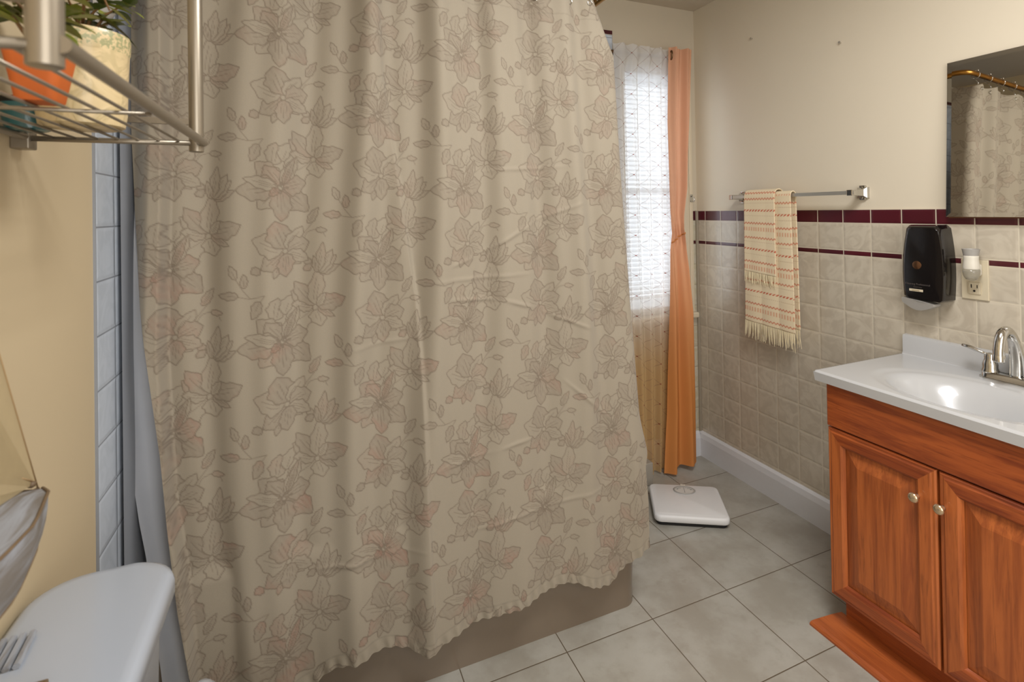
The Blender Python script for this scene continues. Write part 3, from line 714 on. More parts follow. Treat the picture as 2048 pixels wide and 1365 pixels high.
def towel(name, label, ya, yb, zf, zr, xoff, th, flare, wob, seed, par_label=None):
    """a cloth folded over the bar between ya and yb: front hangs to zf, back to zr"""
    tw = thing(name, label, 'towel', (BX, (ya+yb)/2, BZ), 'striped towels on the bar')
    Lf, Lb = BZ-zf, BZ-zr; R_ = .0115+xoff; arc = PI*R_; tot = Lf+arc+Lb
    nv = int(tot/.0022); nu = int(abs(yb-ya)/.0022)
    v = np.linspace(0, tot, nv)[None]*np.ones((nu, 1)); u = np.linspace(0, abs(yb-ya), nu)[:, None]*np.ones((1, nv))
    q = np.clip((v-Lf)/R_, 0, PI)
    x = np.where(v < Lf, BX-R_, np.where(v > Lf+arc, BX+R_, BX-R_*np.cos(q)))
    z = np.where(v < Lf, BZ+.001-(Lf-v), np.where(v > Lf+arc, BZ+.001-(v-Lf-arc), BZ+.001+R_*np.sin(q)))
    drop = np.where(v < Lf, (Lf-v)/Lf, np.where(v > Lf+arc, (v-Lf-arc)/Lb, 0))
    y = yb+(ya-yb)*0-u*1.0
    y = y+flare*drop*np.where(v < Lf, 1, .6)*(1-2*u/u.max())
    side = np.where(v < Lf, -1, 1)
    x = x+side*np.abs(wob*(.4+drop)*np.sin(u*38+seed))+wob*.3*np.sin(z*21+seed)*drop*side*0
    z = z-.012*drop*(u/u.max())*np.where(v < Lf, 1, .5)
    x = x - np.where(v < Lf, .010*drop*(1-th), 0)
    vv = np.where(v < Lf+arc/2, (Lf-v), (v-Lf-arc))
    col = towel_col(u, np.abs(vv)+seed*.01)
    o = obj_grid('cloth', grid_mesh('cloth', np.stack([x, y, z], -1), None, col), M['towel'], tw, .0045)
    rg = random.Random(seed)
    for end in (0, -1):
        bm = NB()
        for k in range(0, nu, 2):
            p0 = Vector((x[k, end], y[k, end], z[k, end])); L = .075*(.8+.3*rg.random()) if par_label is None else .050*(.8+.3*rg.random())
            d1, d2 = rg.uniform(-.007, .007), rg.uniform(-.004, .004); fl_ = flare*1.2*(1-2*k/nu)
            tube(bm, [p0+Vector((0, 0, .002)), p0+Vector((d2*.5, d1*.4+fl_*.1, -L*.5)), p0+Vector((d2, d1+fl_*.25, -L))], [.0019, .0016, .0009], 4, False)
        obj('fringe', bm, M['fringe'], tw, True)
    return tw
towel('bath_towel', 'long cream and coral striped towel with fringe, behind the small one', 1.548, 1.787, .795, .80, .0035, 1, .012, .003, 3)
towel('hand_towel', 'short cream and coral striped towel laid over the long one', 1.618, 1.782, 1.020, 1.10, .0155, 1, .003, .0015, 5, 1)

# screws left in the wall
for k, (yy, zz_) in enumerate(((1.8117, 2.0869), (1.3781, 1.9367))):
    bm = NB(); lathe(bm, [(.002, .012), (.0045, .012), (.0045, .009), (.002, .008), (.002, -.004)], (XR+.006, yy, zz_), 12, '-x'); bmesh.ops.recalc_face_normals(bm, faces=bm.faces)
    tag(obj('wall_screw', bm, M['nickel'], None, True, autos=40), ('small screw left in the cream wall, higher one near the corner', 'small screw left in the cream wall, lower one nearer the mirror')[k], 'screw', 'screws left in the wall')

# ------------------------------------------------------------------ mirror, leaning: its foot stands off the wall
mi = thing('wall_mirror', 'frameless mirror with cut glass edges on the wall above the vanity', 'mirror', (1.885, .83, 1.27))
YM0, YM1, ZM0, ZM1 = .62, 1.011, 1.263, 1.757
def mpt(y_, z_, d): return (1.8785+(z_-ZM0)/(ZM1-ZM0)*.0245-d, y_, z_)
bm = NB(); bw = .013
o_ = [(YM0, ZM0), (YM1, ZM0), (YM1, ZM1), (YM0, ZM1)]; i_ = [(YM0+bw, ZM0+bw), (YM1-bw, ZM0+bw), (YM1-bw, ZM1-bw), (YM0+bw, ZM1-bw)]
vo = [bm.verts.new(mpt(a_, b_, 0)) for a_, b_ in o_]; vi = [bm.verts.new(mpt(a_, b_, .0003)) for a_, b_ in i_]
bm.faces.new(vi[::-1])
obj('glass', bm, M['mirror'], mi)
bm = NB(); vo = [bm.verts.new(mpt(a_, b_, 0)) for a_, b_ in o_]; vi = [bm.verts.new(mpt(a_, b_, .0003)) for a_, b_ in i_]
for k in range(4): bm.faces.new((vo[k], vi[k], vi[(k+1) % 4], vo[(k+1) % 4]))
bmesh.ops.recalc_face_normals(bm, faces=bm.faces); obj('bevel', bm, M['mirror'], mi)
bm = NB(); loft(bm, [[mpt(a_, b_, 0) for a_, b_ in o_], [(q[0]+.006, q[1], q[2]) for q in [mpt(a_, b_, 0) for a_, b_ in o_]]]); bmesh.ops.recalc_face_normals(bm, faces=bm.faces)
obj('backing', bm, M['backing'], mi)
bm = NB(); box(bm, 1.884, XR-.001, YM0+.01, YM1-.004, ZM0-.004, ZM0+.012); obj('ledge', bm, M['backing'], mi)

# ------------------------------------------------------------------ soap dispenser
sd = thing('soap_dispenser', 'glossy black wall soap dispenser with a grey push bar', 'soap dispenser', (1.88, 1.07, 1.11))
def dring(x_, k):
    # k: 0 back .. 1 front ; outline in (y, z)
    ins = .012*k
    pts = []
    yl0, yr0 = 1.141-ins*1.1, 1.003+ins*.3
    zb_, zt_ = .990, 1.236-.006*k
    N_ = 14
    for i in range(N_+1):                                     # left side, bottom to top, bulging
        q = i/N_; pts.append((yl0-.014*q**2.2*(1)-.002*(1-q)**2+.004*math.sin(PI*q), zb_+.010+(zt_-zb_-.018)*q))
    pts.append((yl0-.022, zt_)); pts.append((yr0+.022, zt_+.001))
    for i in range(N_+1):
        q = 1-i/N_; pts.append((yr0+.010*q**2.2+.002*(1-q)**2-.004*math.sin(PI*q), zb_+.006+(zt_-zb_-.016)*q))
    pts.append((yr0+.010, zb_)); pts.append((yl0-.012, zb_+.003))
    return [(x_, a_, b_) for a_, b_ in pts]
bm = NB(); loft(bm, [dring(XR+.001, 0), dring(1.880, .1), dring(1.862, .45), dring(1.852, .9), dring(1.848, 1.6)]); bmesh.ops.recalc_face_normals(bm, faces=bm.faces)
obj('cover', bm, M['black_pl'], sd, True, autos=38)
bm = NB(); lathe(bm, [(.0005, .003), (.009, .0026), (.0135, .001), (.0150, -.004)], (1.848, 1.083, 1.104), 28, '-x'); bmesh.ops.recalc_face_normals(bm, faces=bm.faces)
obj('lock_button', bm, simple('bronze button', (128, 92, 66), .22, .8), sd, True, autos=40)
bm = NB()
ring = []
for i in range(17):
    q = i/16; yy = 1.132-q*.096; h_ = math.sin(PI*q)
    ring.append((yy, .992+.002*h_-.012*q, .977-.020*h_-.004*q))
R1 = [(1.845-.006*math.sin(PI*i/16), a_, b_) for i, (a_, b_, c_) in enumerate(ring)]; R2 = [(1.848, a_, c_) for a_, b_, c_ in ring]
loft(bm, [[*R1, *[(x_, y_, z_) for x_, y_, z_ in R2[::-1]]], [*[(1.885, a_, b_) for a_, b_, c_ in ring], *[(1.885, a_, c_) for a_, b_, c_ in ring[::-1]]]]); bmesh.ops.recalc_face_normals(bm, faces=bm.faces)
obj('push_bar', bm, M['grey_pl'], sd, True, autos=50)
bm = NB(); box(bm, 1.8462, 1.849, 1.066, 1.108, 1.0165, 1.0245, .001); obj('label_strip', bm, M['cream_pl'], sd)
bm = NB(); box(bm, 1.8457, 1.8470, 1.076, 1.098, 1.0192, 1.0214); obj('label_print', bm, simple('label ink', (150, 132, 100), .6), sd)
def text(body, size, loc, mat, parent):
    f = bpy.data.curves.new('lettering', 'FONT'); f.body = body; f.size = size; f.align_x = 'CENTER'; f.extrude = .0002; f.materials.append(mat)
    o = bpy.data.objects.new('lettering', f); C.objects.link(o); bpy.context.view_layer.update()
    me = bpy.data.meshes.new_from_object(o.evaluated_get(bpy.context.evaluated_depsgraph_get())); bpy.data.objects.remove(o)
    o = bpy.data.objects.new('lettering', me); C.objects.link(o); o.rotation_euler = (PI/2, 0, -PI/2); o.parent = parent
    o.location = Vector(loc)-origin(parent); return o
ink = simple('dim grey print', (84, 76, 72), .5)
text('Cleaning Professional', .0088, (1.8474, 1.082, 1.0380), ink, sd)
text('Hand Care', .0058, (1.8474, 1.082, 1.0295), ink, sd)

# ------------------------------------------------------------------ outlet and plug-in freshener
ol = thing('wall_outlet', 'cream wall outlet plate beside the soap dispenser', 'outlet', (1.905, .949, 1.068))
bm = NB(); box(bm, 1.902, XR+.001, .913, .985, 1.006, 1.130, .002); obj('plate', bm, M['cream_pl'], ol)
for z0 in (1.022, 1.078):
    bm = NB(); box(bm, 1.900, 1.903, .932, .966, z0, z0+.038, .003, 2); r_ = obj('receptacle', bm, M['cream_pl'], ol)
    bm = NB(); box(bm, 1.8993, 1.9015, .9405, .9425, z0+.020, z0+.030); box(bm, 1.8993, 1.9015, .9555, .9580, z0+.020, z0+.031)
    lathe(bm, [(.0032, .0), (.0032, .0025)], (1.9015, .949, z0+.011), 12, '-x'); obj('slots', bm, M['dark'], ol)
fr_ = thing('air_freshener', 'white plug-in air freshener with a clear bulb in the wall outlet', 'air freshener', (1.87, .943, 1.09))
cx_, cy_ = 1.868, .940
bm = NB(); lathe(bm, [(.0150, 1.103), (.0205, 1.104), (.0215, 1.110), (.0195, 1.124), (.0185, 1.136), (.0190, 1.144), (.0175, 1.146)], (cx_, cy_, 0), 32, 'z'); obj('collar', bm, M['white_pl'], fr_, True, autos=50)
bm = NB(); lathe(bm, [(.0168, 1.136), (.0190, 1.148), (.0218, 1.162), (.0225, 1.165), (.0205, 1.165), (.0180, 1.158), (.010, 1.152)], (cx_, cy_, 0), 32, 'z'); obj('cup', bm, M['grey_pl'], fr_, True, autos=50)
bm = NB(); lathe(bm, [(.0215, 1.103), (.0220, 1.096), (.0200, 1.084), (.0150, 1.073), (.008, 1.069), (.001, 1.068)], (cx_, cy_, 0), 28, 'z'); bmesh.ops.recalc_face_normals(bm, faces=bm.faces); obj('bulb', bm, M['clear'], fr_, True)
bm = NB(); box(bm, 1.880, 1.9005, .926, .962, 1.082, 1.118, .006, 3); obj('plug_body', bm, M['white_pl'], fr_, True, autos=40)

# ------------------------------------------------------------------ vanity
XF, VY0, VY1 = 1.479, .522, 1.137
va = thing('vanity_cabinet', 'honey oak vanity cabinet with two raised panel doors under the white sink', 'cabinet', (1.69, .83, 0))
bm = NB(); box(bm, XF+.020, XR-.020, VY0, VY0+.016, .100, .757); box(bm, XF+.020, XR-.020, VY1-.016, VY1, .100, .757); box(bm, XF+.020, XR-.020, VY0+.016, VY1-.016, .100, .116); box(bm, XR-.026, XR-.020, VY0+.016, VY1-.016, .116, .757); box(bm, XF+.020, XF+.030, VY0+.016, VY1-.016, .116, .660); box(bm, XF+.050, XR-.020, VY0+.01, VY1-.015, 0, .100); obj('carcass', bm, M['oak_h'], va)
bm = NB(); box(bm, XF, XF+.020, VY0, VY1, .624, .7565, .003); obj('drawer_front', bm, M['oak_h'], va)
def cab_door(y0, y1, z0, z1, ky):
    th = .020
    def rect(x_, i): return [(x_, y0+i, z0+i), (x_, y1-i, z0+i), (x_, y1-i, z1-i), (x_, y0+i, z1-i)]
    bm = NB(); fw_ = .052
    loft(bm, [rect(XF+th, 0), rect(XF+.006, 0), rect(XF+.002, .004), rect(XF+.0025, .010), rect(XF, .014), rect(XF, fw_-.010), rect(XF+.004, fw_-.004), rect(XF+.011, fw_)], False)
    bm.faces.new([bm.verts.new(p) for p in rect(XF+th, 0)]); bmesh.ops.remove_doubles(bm, verts=bm.verts, dist=.0001)
    bmesh.ops.recalc_face_normals(bm, faces=bm.faces)
    # stiles carry upright grain, rails level grain
    for f in bm.faces:
        c = f.calc_center_median(); d_ = min(abs(c.z-z0), abs(c.z-z1)); e_ = min(abs(c.y-y0), abs(c.y-y1)); f.material_index = 1 if d_ < e_ else 0
    d = obj('door', bm, [M['oak_v'], M['oak_h']], va)
    bm = NB(); loft(bm, [rect(XF+.0125, fw_-.001), rect(XF+.0105, fw_+.010), rect(XF+.003, fw_+.036), rect(XF+.0022, fw_+.039)], False)
    bm.faces.new([bm.verts.new(p) for p in rect(XF+.0022, fw_+.039)]); bmesh.ops.remove_doubles(bm, verts=bm.verts, dist=.0001); bmesh.ops.recalc_face_normals(bm, faces=bm.faces)
    p_ = obj('panel', bm, M['oak_v']); p_.parent = d
    bm = NB(); lathe(bm, [(.0065, -.001), (.0055, .004), (.005, .010), (.0095, .014), (.0130, .018), (.0128, .021), (.009, .0245), (.001, .0255)], (XF, ky, .531), 28, '-x'); bmesh.ops.recalc_face_normals(bm, faces=bm.faces)
    k_ = obj('knob', bm, M['knob'], None, True); k_.parent = d
cab_door(.8335, VY1, .103, .619, .8776)
cab_door(VY0, .8275, .103, .619, .8174)
bm = NB(); pr = [(XF+.055, 0), (1.424, 0), (1.424, .006), (1.428, .011), (1.437, .014), (1.50, .022), (XF+.055, .024)]
vs0 = [bm.verts.new((x_, 1.168-(x_-1.424)*.24, z_)) for x_, z_ in pr]; vs1 = [bm.verts.new((x_, VY0, z_)) for x_, z_ in pr]
bm.faces.new(vs0); bm.faces.new(vs1[::-1])
for k in range(len(pr)): bm.faces.new((vs0[k], vs1[k], vs1[(k+1) % len(pr)], vs0[(k+1) % len(pr)]))
bmesh.ops.recalc_face_normals(bm, faces=bm.faces); obj('floor_moulding', bm, M['oak_f'], va)
# sink top: slab with a moulded oval bowl and splash
st = thing('sink_top', 'white moulded sink top with an oval bowl on the oak vanity', 'sink', (1.68, .83, .757))
n, m = 92, 136; X0, X1, Y0, Y1 = 1.459, 1.888, .500, 1.1655
gx = np.linspace(X0, X1, n)[:, None]*np.ones((1, m)); gy = np.ones((n, 1))*np.linspace(Y0, Y1, m)[None]
r_ = np.sqrt(((gx-1.640)/.150)**2+((gy-.835)/.222)**2)
gz = .790-.120*(1-sstep(r_, .25, .97))-.004*(1-sstep(r_, .97, 1.12))
ed = np.minimum.reduce([gx-X0, gy-Y0, Y1-gy]); gz = gz-.006*(1-np.sqrt(np.clip(1-(1-np.clip(ed/.006, 0, 1))**2, 0, 1)))
me = grid_mesh('top', np.stack([gx, gy, gz], -1)); obj_grid('bowl_top', me, M['counter'], st)
bm = NB(); q = [(X0, Y0), (X1, Y0), (X1, Y1), (X0, Y1)]
a_ = [bm.verts.new((x_, y_, .7845)) for x_, y_ in q]; b_ = [bm.verts.new((x_+(.003 if x_ == X0 else 0), y_+(.003 if y_ == Y0 else -.003), .7575)) for x_, y_ in q]
for k in range(4): bm.faces.new((a_[k], b_[k], b_[(k+1) % 4], a_[(k+1) % 4]))
bmesh.ops.recalc_face_normals(bm, faces=bm.faces); obj('edge', bm, M['counter'], st)
# splash with a coved foot
bm = NB(); pr = [(XR-.0005, .7575), (X1-.004, .7575), (X1-.004, .7885), (1.8885, .792), (1.8905, .800), (1.8910, .848), (1.8935, .855), (XR-.0005, .857)]
prism(bm, pr, Y0, Y1-.006, 'y'); obj('backsplash', bm, M['counter'], st, True, autos=35)
# faucet
fa = thing('faucet', 'chrome arched two handle faucet on the white sink top', 'faucet', (1.845, .83, .79))
bm = NB(); loft(bm, [[(x_, y_, z_) for x_, y_ in rrect(1.850, .829, .028-i_, .083-i_, .024-i_*.5, 8)] for i_, z_ in ((0, .7900), (0, .7935), (.003, .7945), (.0045, .806), (.008, .8105), (.014, .8115))])
obj('base', bm, M['chrome'], fa, True, autos=40)
bm = NB(); pts = []; rd = []
P0, P1, P2, P3 = Vector((1.858, .829, .806)), Vector((1.872, .829, .955)), Vector((1.772, .829, .990)), Vector((1.768, .829, .878))
for k in range(25):
    q = k/24; pts.append((1-q)**3*P0+3*q*(1-q)**2*P1+3*q*q*(1-q)*P2+q**3*P3); rd.append(.0185-.0065*sstep(q, 0, .45)+.0015*q)
tube(bm, pts, rd, 20); obj('spout', bm, M['chrome'], fa, True, autos=50)
bm = NB(); lathe(bm, [(.0125, -.016), (.0145, -.014), (.0145, .002), (.0135, .004)], pts[-1], 20); obj('aerator', bm, M['chrome'], fa, True, autos=40)
for s_ in (1, -1):
    yy = .829+s_*.0585
    bm = NB(); lathe(bm, [(.0215, .806), (.0215, .812), (.0185, .820), (.0190, .830), (.0165, .838), (.0135, .846), (.0145, .852), (.0120, .860), (.004, .863)], (1.848, yy, 0), 28); h_ = obj('handle', bm, M['chrome'], fa, True, autos=45)
    bm = NB(); pp = [(1.846, yy, .856), (1.844, yy+s_*.022, .862), (1.840, yy+s_*.045, .870), (1.838, yy+s_*.066, .873)]
    tube(bm, pp, [.005, .004, .0062, .0035], 12); l_ = obj('lever', bm, M['chrome'], None, True); l_.parent = h_
bm = NB(); tube(bm, [(1.874, .829, .806), (1.874, .829, .848)], .0028, 8); lathe(bm, [(.003, .846), (.006, .850), (.006, .855), (.002, .858)], (1.874, .829, 0), 12); obj('lift_rod', bm, M['chrome'], fa, True)

# ------------------------------------------------------------------ toilet
to = thing('toilet', 'white toilet against the left wall with its seat lid raised', 'toilet', (-.2, .735, 0))
ym = .735
bm = NB(); loft(bm, [[(x_, y_, z_) for x_, y_ in rrect(-.290+dx_, ym, hx, hy, .045, 6)] for hx, hy, z_, dx_ in ((.070, .235, .38, -.006), (.078, .252, .42, -.006), (.084, .268, .70, -.008), (.085, .270, .712, -.008))]); obj('tank', bm, M['white_cer'], to, True, autos=45)
bm = NB(); loft(bm, [[(x_, y_, z_) for x_, y_ in rrect(-.281, ym, .103-i_, .300-i_, .06-i_*.4, 8)] for i_, z_ in ((.004, .712), (0, .718), (0, .736), (.003, .745), (.010, .7495), (.02, .7500))])
for v in bm.verts:
    if v.co.x > -.30: v.co.x -= .33*(v.co.y-ym)**2*min(1, (v.co.x+.30)/.08)
obj('tank_lid', bm, M['white_cer'], to, True, autos=60)
def egg(cx_, L, W, z_, n_=36):
    return [(cx_+(L*.5)*math.cos(2*PI*k/n_)*(1 if math.cos(2*PI*k/n_) > 0 else .8), ym+W*.5*math.sin(2*PI*k/n_), z_) for k in range(n_)]
bm = NB(); loft(bm, [egg(-.02, .42, .22, 0), egg(-.02, .40, .20, .03), egg(-.03, .34, .18, .12), egg(.0, .38, .26, .24), egg(.03, .46, .34, .33), egg(.04, .50, .37, .385), egg(.04, .49, .36, .40), egg(.045, .38, .26, .395), egg(.04, .30, .2, .28), egg(.02, .12, .08, .18)]); bmesh.ops.recalc_face_normals(bm, faces=bm.faces); obj('bowl', bm, M['white_cer'], to, True, autos=60)
bm = NB(); box(bm, -.38, -.14, ym-.16, ym+.16, .33, .40, .02, 3); obj('shelf', bm, M['white_cer'], to, True, autos=40)
bm = NB(); R_ = []
for z_, i_ in ((.401, .004), (.405, 0), (.414, 0), (.418, .006)): R_.append(egg(.04, .50-i_*2, .375-i_*2, z_))
R2 = [egg(.05, .36+i_*2, .24+i_*2, z_) for z_, i_ in ((.418, 0), (.414, -.004), (.405, -.004), (.401, 0))]
loft(bm, R_+R2, False); bmesh.ops.recalc_face_normals(bm, faces=bm.faces); obj('seat', bm, M['white_cer'], to, True, autos=50)
bm = NB()
def lid_ring(off, tx):     # raised lid leaning on the tank
    r = []
    for k in range(40):
        a_ = 2*PI*k/40; h_ = math.sin(a_); yy = math.cos(a_)*(.185-off)*(1-.12*max(0, h_)**3); hh = (.172-off)*h_
        hh = max(hh, -.16); z_ = .543+hh; r.append((-.150+.028*(.715-z_)/.34*1.2+tx+.008, ym-.012+yy, z_))
    return r
loft(bm, [lid_ring(.010, -.009), lid_ring(.002, -.006), lid_ring(0, 0), lid_ring(.003, .006), lid_ring(.012, .009)]); bmesh.ops.recalc_face_normals(bm, faces=bm.faces); obj('seat_lid', bm, M['white_cer'], to, True, autos=60)
bm = NB(); box(bm, -.213, -.200, .50, .575, .66, .672, .003); obj('flush_lever', bm, M['chrome'], to)

# ------------------------------------------------------------------ wire rack on the left wall
rk = thing('wall_rack', 'grey metal wall rack with wire shelf above the toilet', 'shelf', (-.27, .72, 1.42))
PX, YA, YZ, ZS = -.163, .455, .985, 1.420
for yy in (YA, YZ):
    bm = NB(); lathe(bm, [(.0085, ZS-.012), (.0105, ZS-.011), (.0105, 1.98), (.0085, 1.985)], (PX, yy, 0), 20); obj('post', bm, M['rackmetal'], rk, True, autos=40)
    bm = NB(); box(bm, XL, XL+.022, yy-.013, yy+.013, ZS-.014, ZS+.012, .002); obj('wall_bracket', bm, M['rackmetal'], rk)
    bm = NB(); tube(bm, [(XL+.01, yy, 1.4565), (PX-.009, yy, 1.4565)], .0065, 4, True, 0, True); obj('side_bar', bm, M['rackmetal'], rk)
    bm = NB(); tube(bm, [(XL+.012, yy-.004, ZS+.002), (PX, yy-.004, ZS+.002)], .0042, 10); obj('end_rail', bm, M['rackmetal'], rk, True)
bm = NB(); tube(bm, [(PX+.010, YA-.004, ZS+.004), (PX+.010, YZ+.002, ZS+.004)], .0062, 14); obj('front_rail', bm, M['rackmetal'], rk, True, autos=40)
bm = NB(); tube(bm, [(XL+.016, YA, ZS+.004), (XL+.016, YZ, ZS+.004)], .0055, 12); obj('back_rail', bm, M['rackmetal'], rk, True, autos=40)
for k in range(7):
    xx = -.343+k*.0262; bm = NB(); tube(bm, [(xx, YA-.004, ZS+.0045), (xx, YZ-.004, ZS+.0045)], .0019, 8); obj('shelf_wire', bm, M['rackmetal'], rk, True)
bm = NB(); tube(bm, [(XL+.016, .70, ZS-.0005), (PX+.004, .70, ZS-.0002)], .0022, 8); obj('cross_wire', bm, M['rackmetal'], rk, True)
ZP = ZS+.0068

def leaf_mesh(bm, base, d, L, W, droop, mi=0):
    d = Vector(d).normalized(); side = d.cross(Vector((0, 0, 1)));
    side = side.normalized() if side.length > .01 else Vector((1, 0, 0)); nrm = side.cross(d)
    rows = []
    for i in range(7):
        q = i/6; c_ = Vector(base)+d*L*q-Vector((0, 0, 1))*droop*L*q*q; w_ = W*.5*math.sin(PI*min(.98, q*.93+.05))**.8
        rows.append([bm.verts.new(c_-side*w_+nrm*w_*.25), bm.verts.new(c_), bm.verts.new(c_+side*w_+nrm*w_*.25)])
    for i in range(6):
        for k in range(2):
            f = bm.faces.new((rows[i][k], rows[i][k+1], rows[i+1][k+1], rows[i+1][k])); f.material_index = mi
def foliage(center, spread, height, nst, nlf, L, W, seed, parent, ymax=9, xmin=-9):
    rg = random.Random(seed); bl_, bs = NB(), NB(); c_ = Vector(center)
    for s_ in range(nst):
        a_ = 2*PI*s_/nst+rg.uniform(-.4, .4); r_ = rg.uniform(.4, 1)*spread; h_ = height*rg.uniform(.5, 1)
        def lim(p):
            p.y = min(p.y, ymax); p.x = min(max(p.x, xmin), -.238); return p
        tip = lim(c_+Vector((math.cos(a_)*r_, math.sin(a_)*r_, h_))); midp = lim(c_+Vector((math.cos(a_)*r_*.35, math.sin(a_)*r_*.35, h_*.75)))
        pts = [c_, (c_+midp*2)/3, midp, (midp+tip*2)/3+Vector((0, 0, .004)), tip]; tube(bs, pts, [.0022, .002, .0016, .0012, .0008], 6)
        for k in range(nlf):
            q = .35+.65*k/max(1, nlf-1); i = min(3, int(q*4)); p = pts[i].lerp(pts[i+1], q*4-i)
            dd = Vector((math.cos(a_+rg.uniform(-1.6, 1.6)), math.sin(a_+rg.uniform(-1.6, 1.6)), rg.uniform(-.2, .7)))
            if p.x+dd.normalized().x*L < XL+.006: dd.x = abs(dd.x)
            leaf_mesh(bl_, p, dd, L*rg.uniform(.7, 1.15), W*rg.uniform(.8, 1.1), rg.uniform(0, .5), rg.choice((0, 0, 1)))
    obj('leaves', bl_, [M['leaf'], M['leaf_d']], parent, True); obj('stems', bs, M['stem'], parent, True)
# small terracotta pot nearest the camera
c1 = (-.2560, .704)
tp = thing('terracotta_pot', 'small orange terracotta pot with a leafy plant, nearest on the rack', 'potted plant', (*c1, ZP))
bm = NB(); loft(bm, [[(x_, y_, ZP+h_) for x_, y_ in rrect(c1[0], c1[1], hx, hx, r_, 6)] for hx, r_, h_ in ((.0165, .008, 0), (.0175, .008, .002), (.0240, .010, .044), (.0250, .010, .050), (.0240, .010, .052), (.0225, .010, .050), (.021, .009, .043))]); bmesh.ops.recalc_face_normals(bm, faces=bm.faces); obj('pot', bm, M['terra'], tp, True, autos=50)
bm = NB(); prism(bm, rrect(c1[0], c1[1],   .0212, .0212, .009), ZP+.042, ZP+.046); obj('soil', bm, M['soil'], tp)
foliage((c1[0], c1[1], ZP+.050), .06, .085, 11, 6, .038, .020, 11, tp, xmin=XL+.02)
# cream planter
c2 = (-.279, .890)
pl = thing('embossed_planter', 'cream embossed planter with a green lace rim and trailing plant on the rack', 'potted plant', (*c2, ZP))
bm = NB(); lathe(bm, [(.040, 0), (.046, .003), (.0485, .020), (.050, .07), (.0515, .103), (.0525, .106), (.0535, .124), (.0525, .128), (.0495, .126), (.048, .10)], (0, 0, 0), 48); bmesh.ops.recalc_face_normals(bm, faces=bm.faces); o = obj('pot', bm, M['planter'], pl, True, autos=50); o.location = (0, 0, 0)
bm = NB(); lathe(bm, [(.0485, .108), (.0485, .113)], (0, 0, 0), 32); o = obj('soil', bm, M['soil'], pl); o.location = (0, 0, 0)
foliage((c2[0], c2[1], ZP+.112), .075, .07, 10, 6, .035, .018, 23, pl, .972, XL+.02)
bm = NB(); tube(bm, [(c2[0], c2[1], ZP+.112), (-.255, .82, ZP+.150), (-.232, .80, ZP+.160), (-.222, .795, ZP+.135)], [.002, .0018, .0015, .001], 6)
obj('trailing_stem', bm, M['stem'], pl, True)
bm = NB(); leaf_mesh(bm, (-.232, .80, ZP+.160), (.5, .3, .25), .03, .012, .3); leaf_mesh(bm, (-.224, .797, ZP+.140), (.6, .2, -.4), .028, .012, .2); obj('trailing_leaves', bm, M['leaf'], pl, True)
# teal dish between the planter and the wall
c3 = (-.354, .936)
td = thing('teal_dish', 'small dark teal glazed dish on the rack behind the planter by the wall', 'dish', (*c3, ZP))
bm = NB(); lathe(bm, [(.020, 0), (.024, .002), (.028, .020), (.0300, .042), (.0285, .043), (.026, .022), (.02, .006)], (0, 0, 0), 32); bmesh.ops.recalc_face_normals(bm, faces=bm.faces); o = obj('bowl', bm, M['teal'], td, True, autos=50); o.location = (0, 0, 0)
bm = NB(); lathe(bm, [(.0300, .036), (.0308, .040), (.0300, .044), (.028, .0435)], (0, 0, 0), 32, 'z', False); o = obj('rim', bm, M['dark'], td, True); o.location = (0, 0, 0)

# grey fixture on the tiled wall
sp = thing('soap_holder', 'grey ceramic soap holder set on the tiled wall above the planter', 'soap holder', (XL+.01, 1.30, 1.72))
bm = NB(); R_ = []
for k in range(9):
    q = k/8; d_ = .075*math.sin(q*PI/2); zc = 1.700+.030*(1-math.cos(q*PI/2)); hw = .052*(.35+.65*q)
    R_.append([(XL+.008+.07*math.sin(a_)*(.25+.75*q), 1.300+hw*math.cos(a_), 1.69+.11*q+.012*math.sin(a_)*(1-q)) for a_ in [PI*i/16 for i in range(17)]])
loft(bm, R_, True); bmesh.ops.recalc_face_normals(bm, faces=bm.faces); obj('dish', bm, M['grey_pl'], sp, True, autos=60)
bm = NB(); tube(bm, [(XL+.008+.078*math.sin(PI*i/12), 1.30+.058*math.cos(PI*i/12), 1.80) for i in range(13)], .006, 10); obj('rim', bm, M['grey_pl'], sp, True)

# ------------------------------------------------------------------ model sailboat on the tank lid
bx = -.300
sb = thing('model_sailboat', 'weathered grey model sailboat with tan sails standing on the toilet tank', 'model boat', (bx, .66, .75))
def hull_ring(f, inset=0):
    # f 0 bow .. 1 stern; returns a U section
    y_ = .812-.30*f; keel = interp(f, [(0, .950), (.06, .934), (.15, .921), (.27, .911), (.5, .903), (.8, .908), (1, .925)]); dk = interp(f, [(0, .978), (.1, .992), (.25, 1.000), (.6, 1.000), (1, 1.008)])
    dk = interp(f, [(0, .978), (.08, .990), (.2, .9985), (.6, 1.000), (1, 1.008)])
    keel = keel - .0
    hw = interp(f, [(0, .002), (.08, .012), (.2, .030), (.45, .046), (.75, .043), (1, .030)])-inset
    return [(bx+max(hw, .0012)*math.sin(a_)*(1-.12*(1-abs(math.sin(a_)))), y_, dk-(dk-keel)*math.cos(a_)**1.0) for a_ in [math.radians(-90+180*i/16) for i in range(17)]]
bm = NB(); loft(bm, [hull_ring(f) for f in (0, .03, .06, .1, .15, .2, .27, .35, .45, .55, .65, .75, .85, .93, 1)], True); bmesh.ops.recalc_face_normals(bm, faces=bm.faces); hl = obj('hull', bm, M['hull'], sb, True, autos=55)
bm = NB()
for sd_ in (0, 16):
    tube(bm, [tuple(Vector(hull_ring(f)[sd_])+Vector((0, 0, .0005))) for f in np.linspace(.0, 1, 16)], .0016, 8)
    k_ = 4 if sd_ == 0 else 12
    tube(bm, [hull_ring(f)[k_] for f in np.linspace(.03, 1, 16)], .0013, 6)
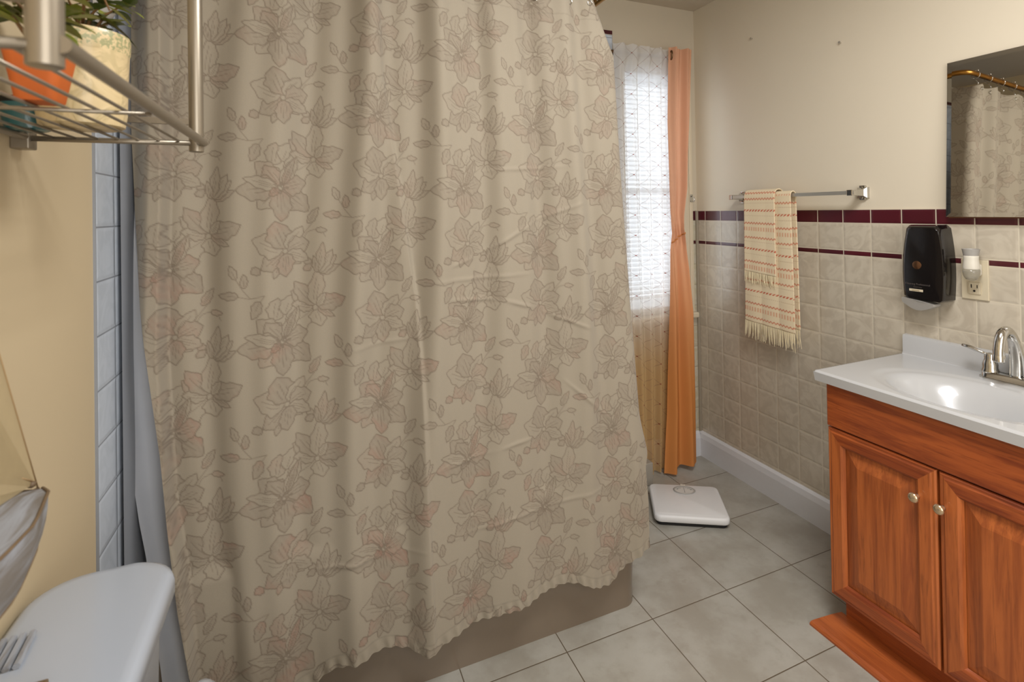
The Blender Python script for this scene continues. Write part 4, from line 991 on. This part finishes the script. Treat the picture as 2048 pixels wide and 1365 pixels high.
obj('wale_strips', bm, M['woodstrip'], sb, True)
bm = NB(); tube(bm, [(bx, .76, .992), (bx, .808, .982)], [.003, .002], 8); obj('bowsprit', bm, M['woodstrip'], sb, True)
bm = NB(); tube(bm, [(bx, .645, .985), (bx, .642, 1.36)], [.0055, .003], 10); obj('mast', bm, M['woodstrip'], sb, True)
bm = NB(); tube(bm, [(bx, .64, 1.035), (bx-.01, .535, 1.030)], [.004, .003], 8); obj('boom', bm, M['woodstrip'], sb, True)
def sail(name, A, B, C_, belly):
    n_ = 14; A, B, C_ = Vector(A), Vector(B), Vector(C_); P = np.zeros((n_, n_, 3))
    for i in range(n_):
        for j in range(n_):
            u, v = i/(n_-1), j/(n_-1); p = A.lerp(B.lerp(C_, v), u); p = p+Vector((belly*u*(1-u)*4*math.sin(PI*v)*.6, 0, 0)); P[i, j] = p
    return obj_grid(name, grid_mesh(name, P), M['sail'], sb)
sail('jib_sail', (bx, .648, 1.335), (bx, .806, .985), (bx, .66, 1.060), .012)
sail('fore_staysail', (bx+.001, .648, 1.20), (bx, .800, .992), (bx, .665, 1.015), .010)
sail('main_sail', (bx, .638, 1.345), (bx, .636, 1.045), (bx-.01, .535, 1.040), -.012)
bm = NB(); tube(bm, [(bx, .643, 1.345), (bx, .808, .983)], .0009, 5); tube(bm, [(bx, .803, .992), (bx, .75, 1.024)], .0011, 5); tube(bm, [(bx, .641, 1.345), (bx, .534, 1.01)], .0008, 5); obj('rigging', bm, M['rope'], sb, True)
bm = NB(); lathe(bm, [(.0005, -.004), (.004, -.002), (.004, .002), (.0005, .004)], (bx, .793, .994), 12); obj('block', bm, M['woodstrip'], sb, True)
bm = NB()
for yy in (.655, .575):
    prism(bm, [(bx-.045, .750), (bx+.045, .750), (bx+.036, .765), (bx+.012, .80), (bx+.020, .93), (bx+.006, .914), (bx-.006, .914), (bx-.020, .93), (bx-.012, .80), (bx-.036, .765)], yy-.005, yy+.005, 'y')
box(bm, bx-.012, bx+.012, .54, .80, .7505, .760, .002); obj('stand', bm, M['woodstrip'], sb)
bm = NB()
for k in range(4):
    tube(bm, [(-.372+.010*k, .905, .7525+.0005*k), (-.366+.010*k, .845, .7525+.0005*k)], .0042, 6)
tag(obj('wood_offcut', bm, M['hull']), 'strip of weathered wood lying on the tank lid behind the boat', 'wood strip')
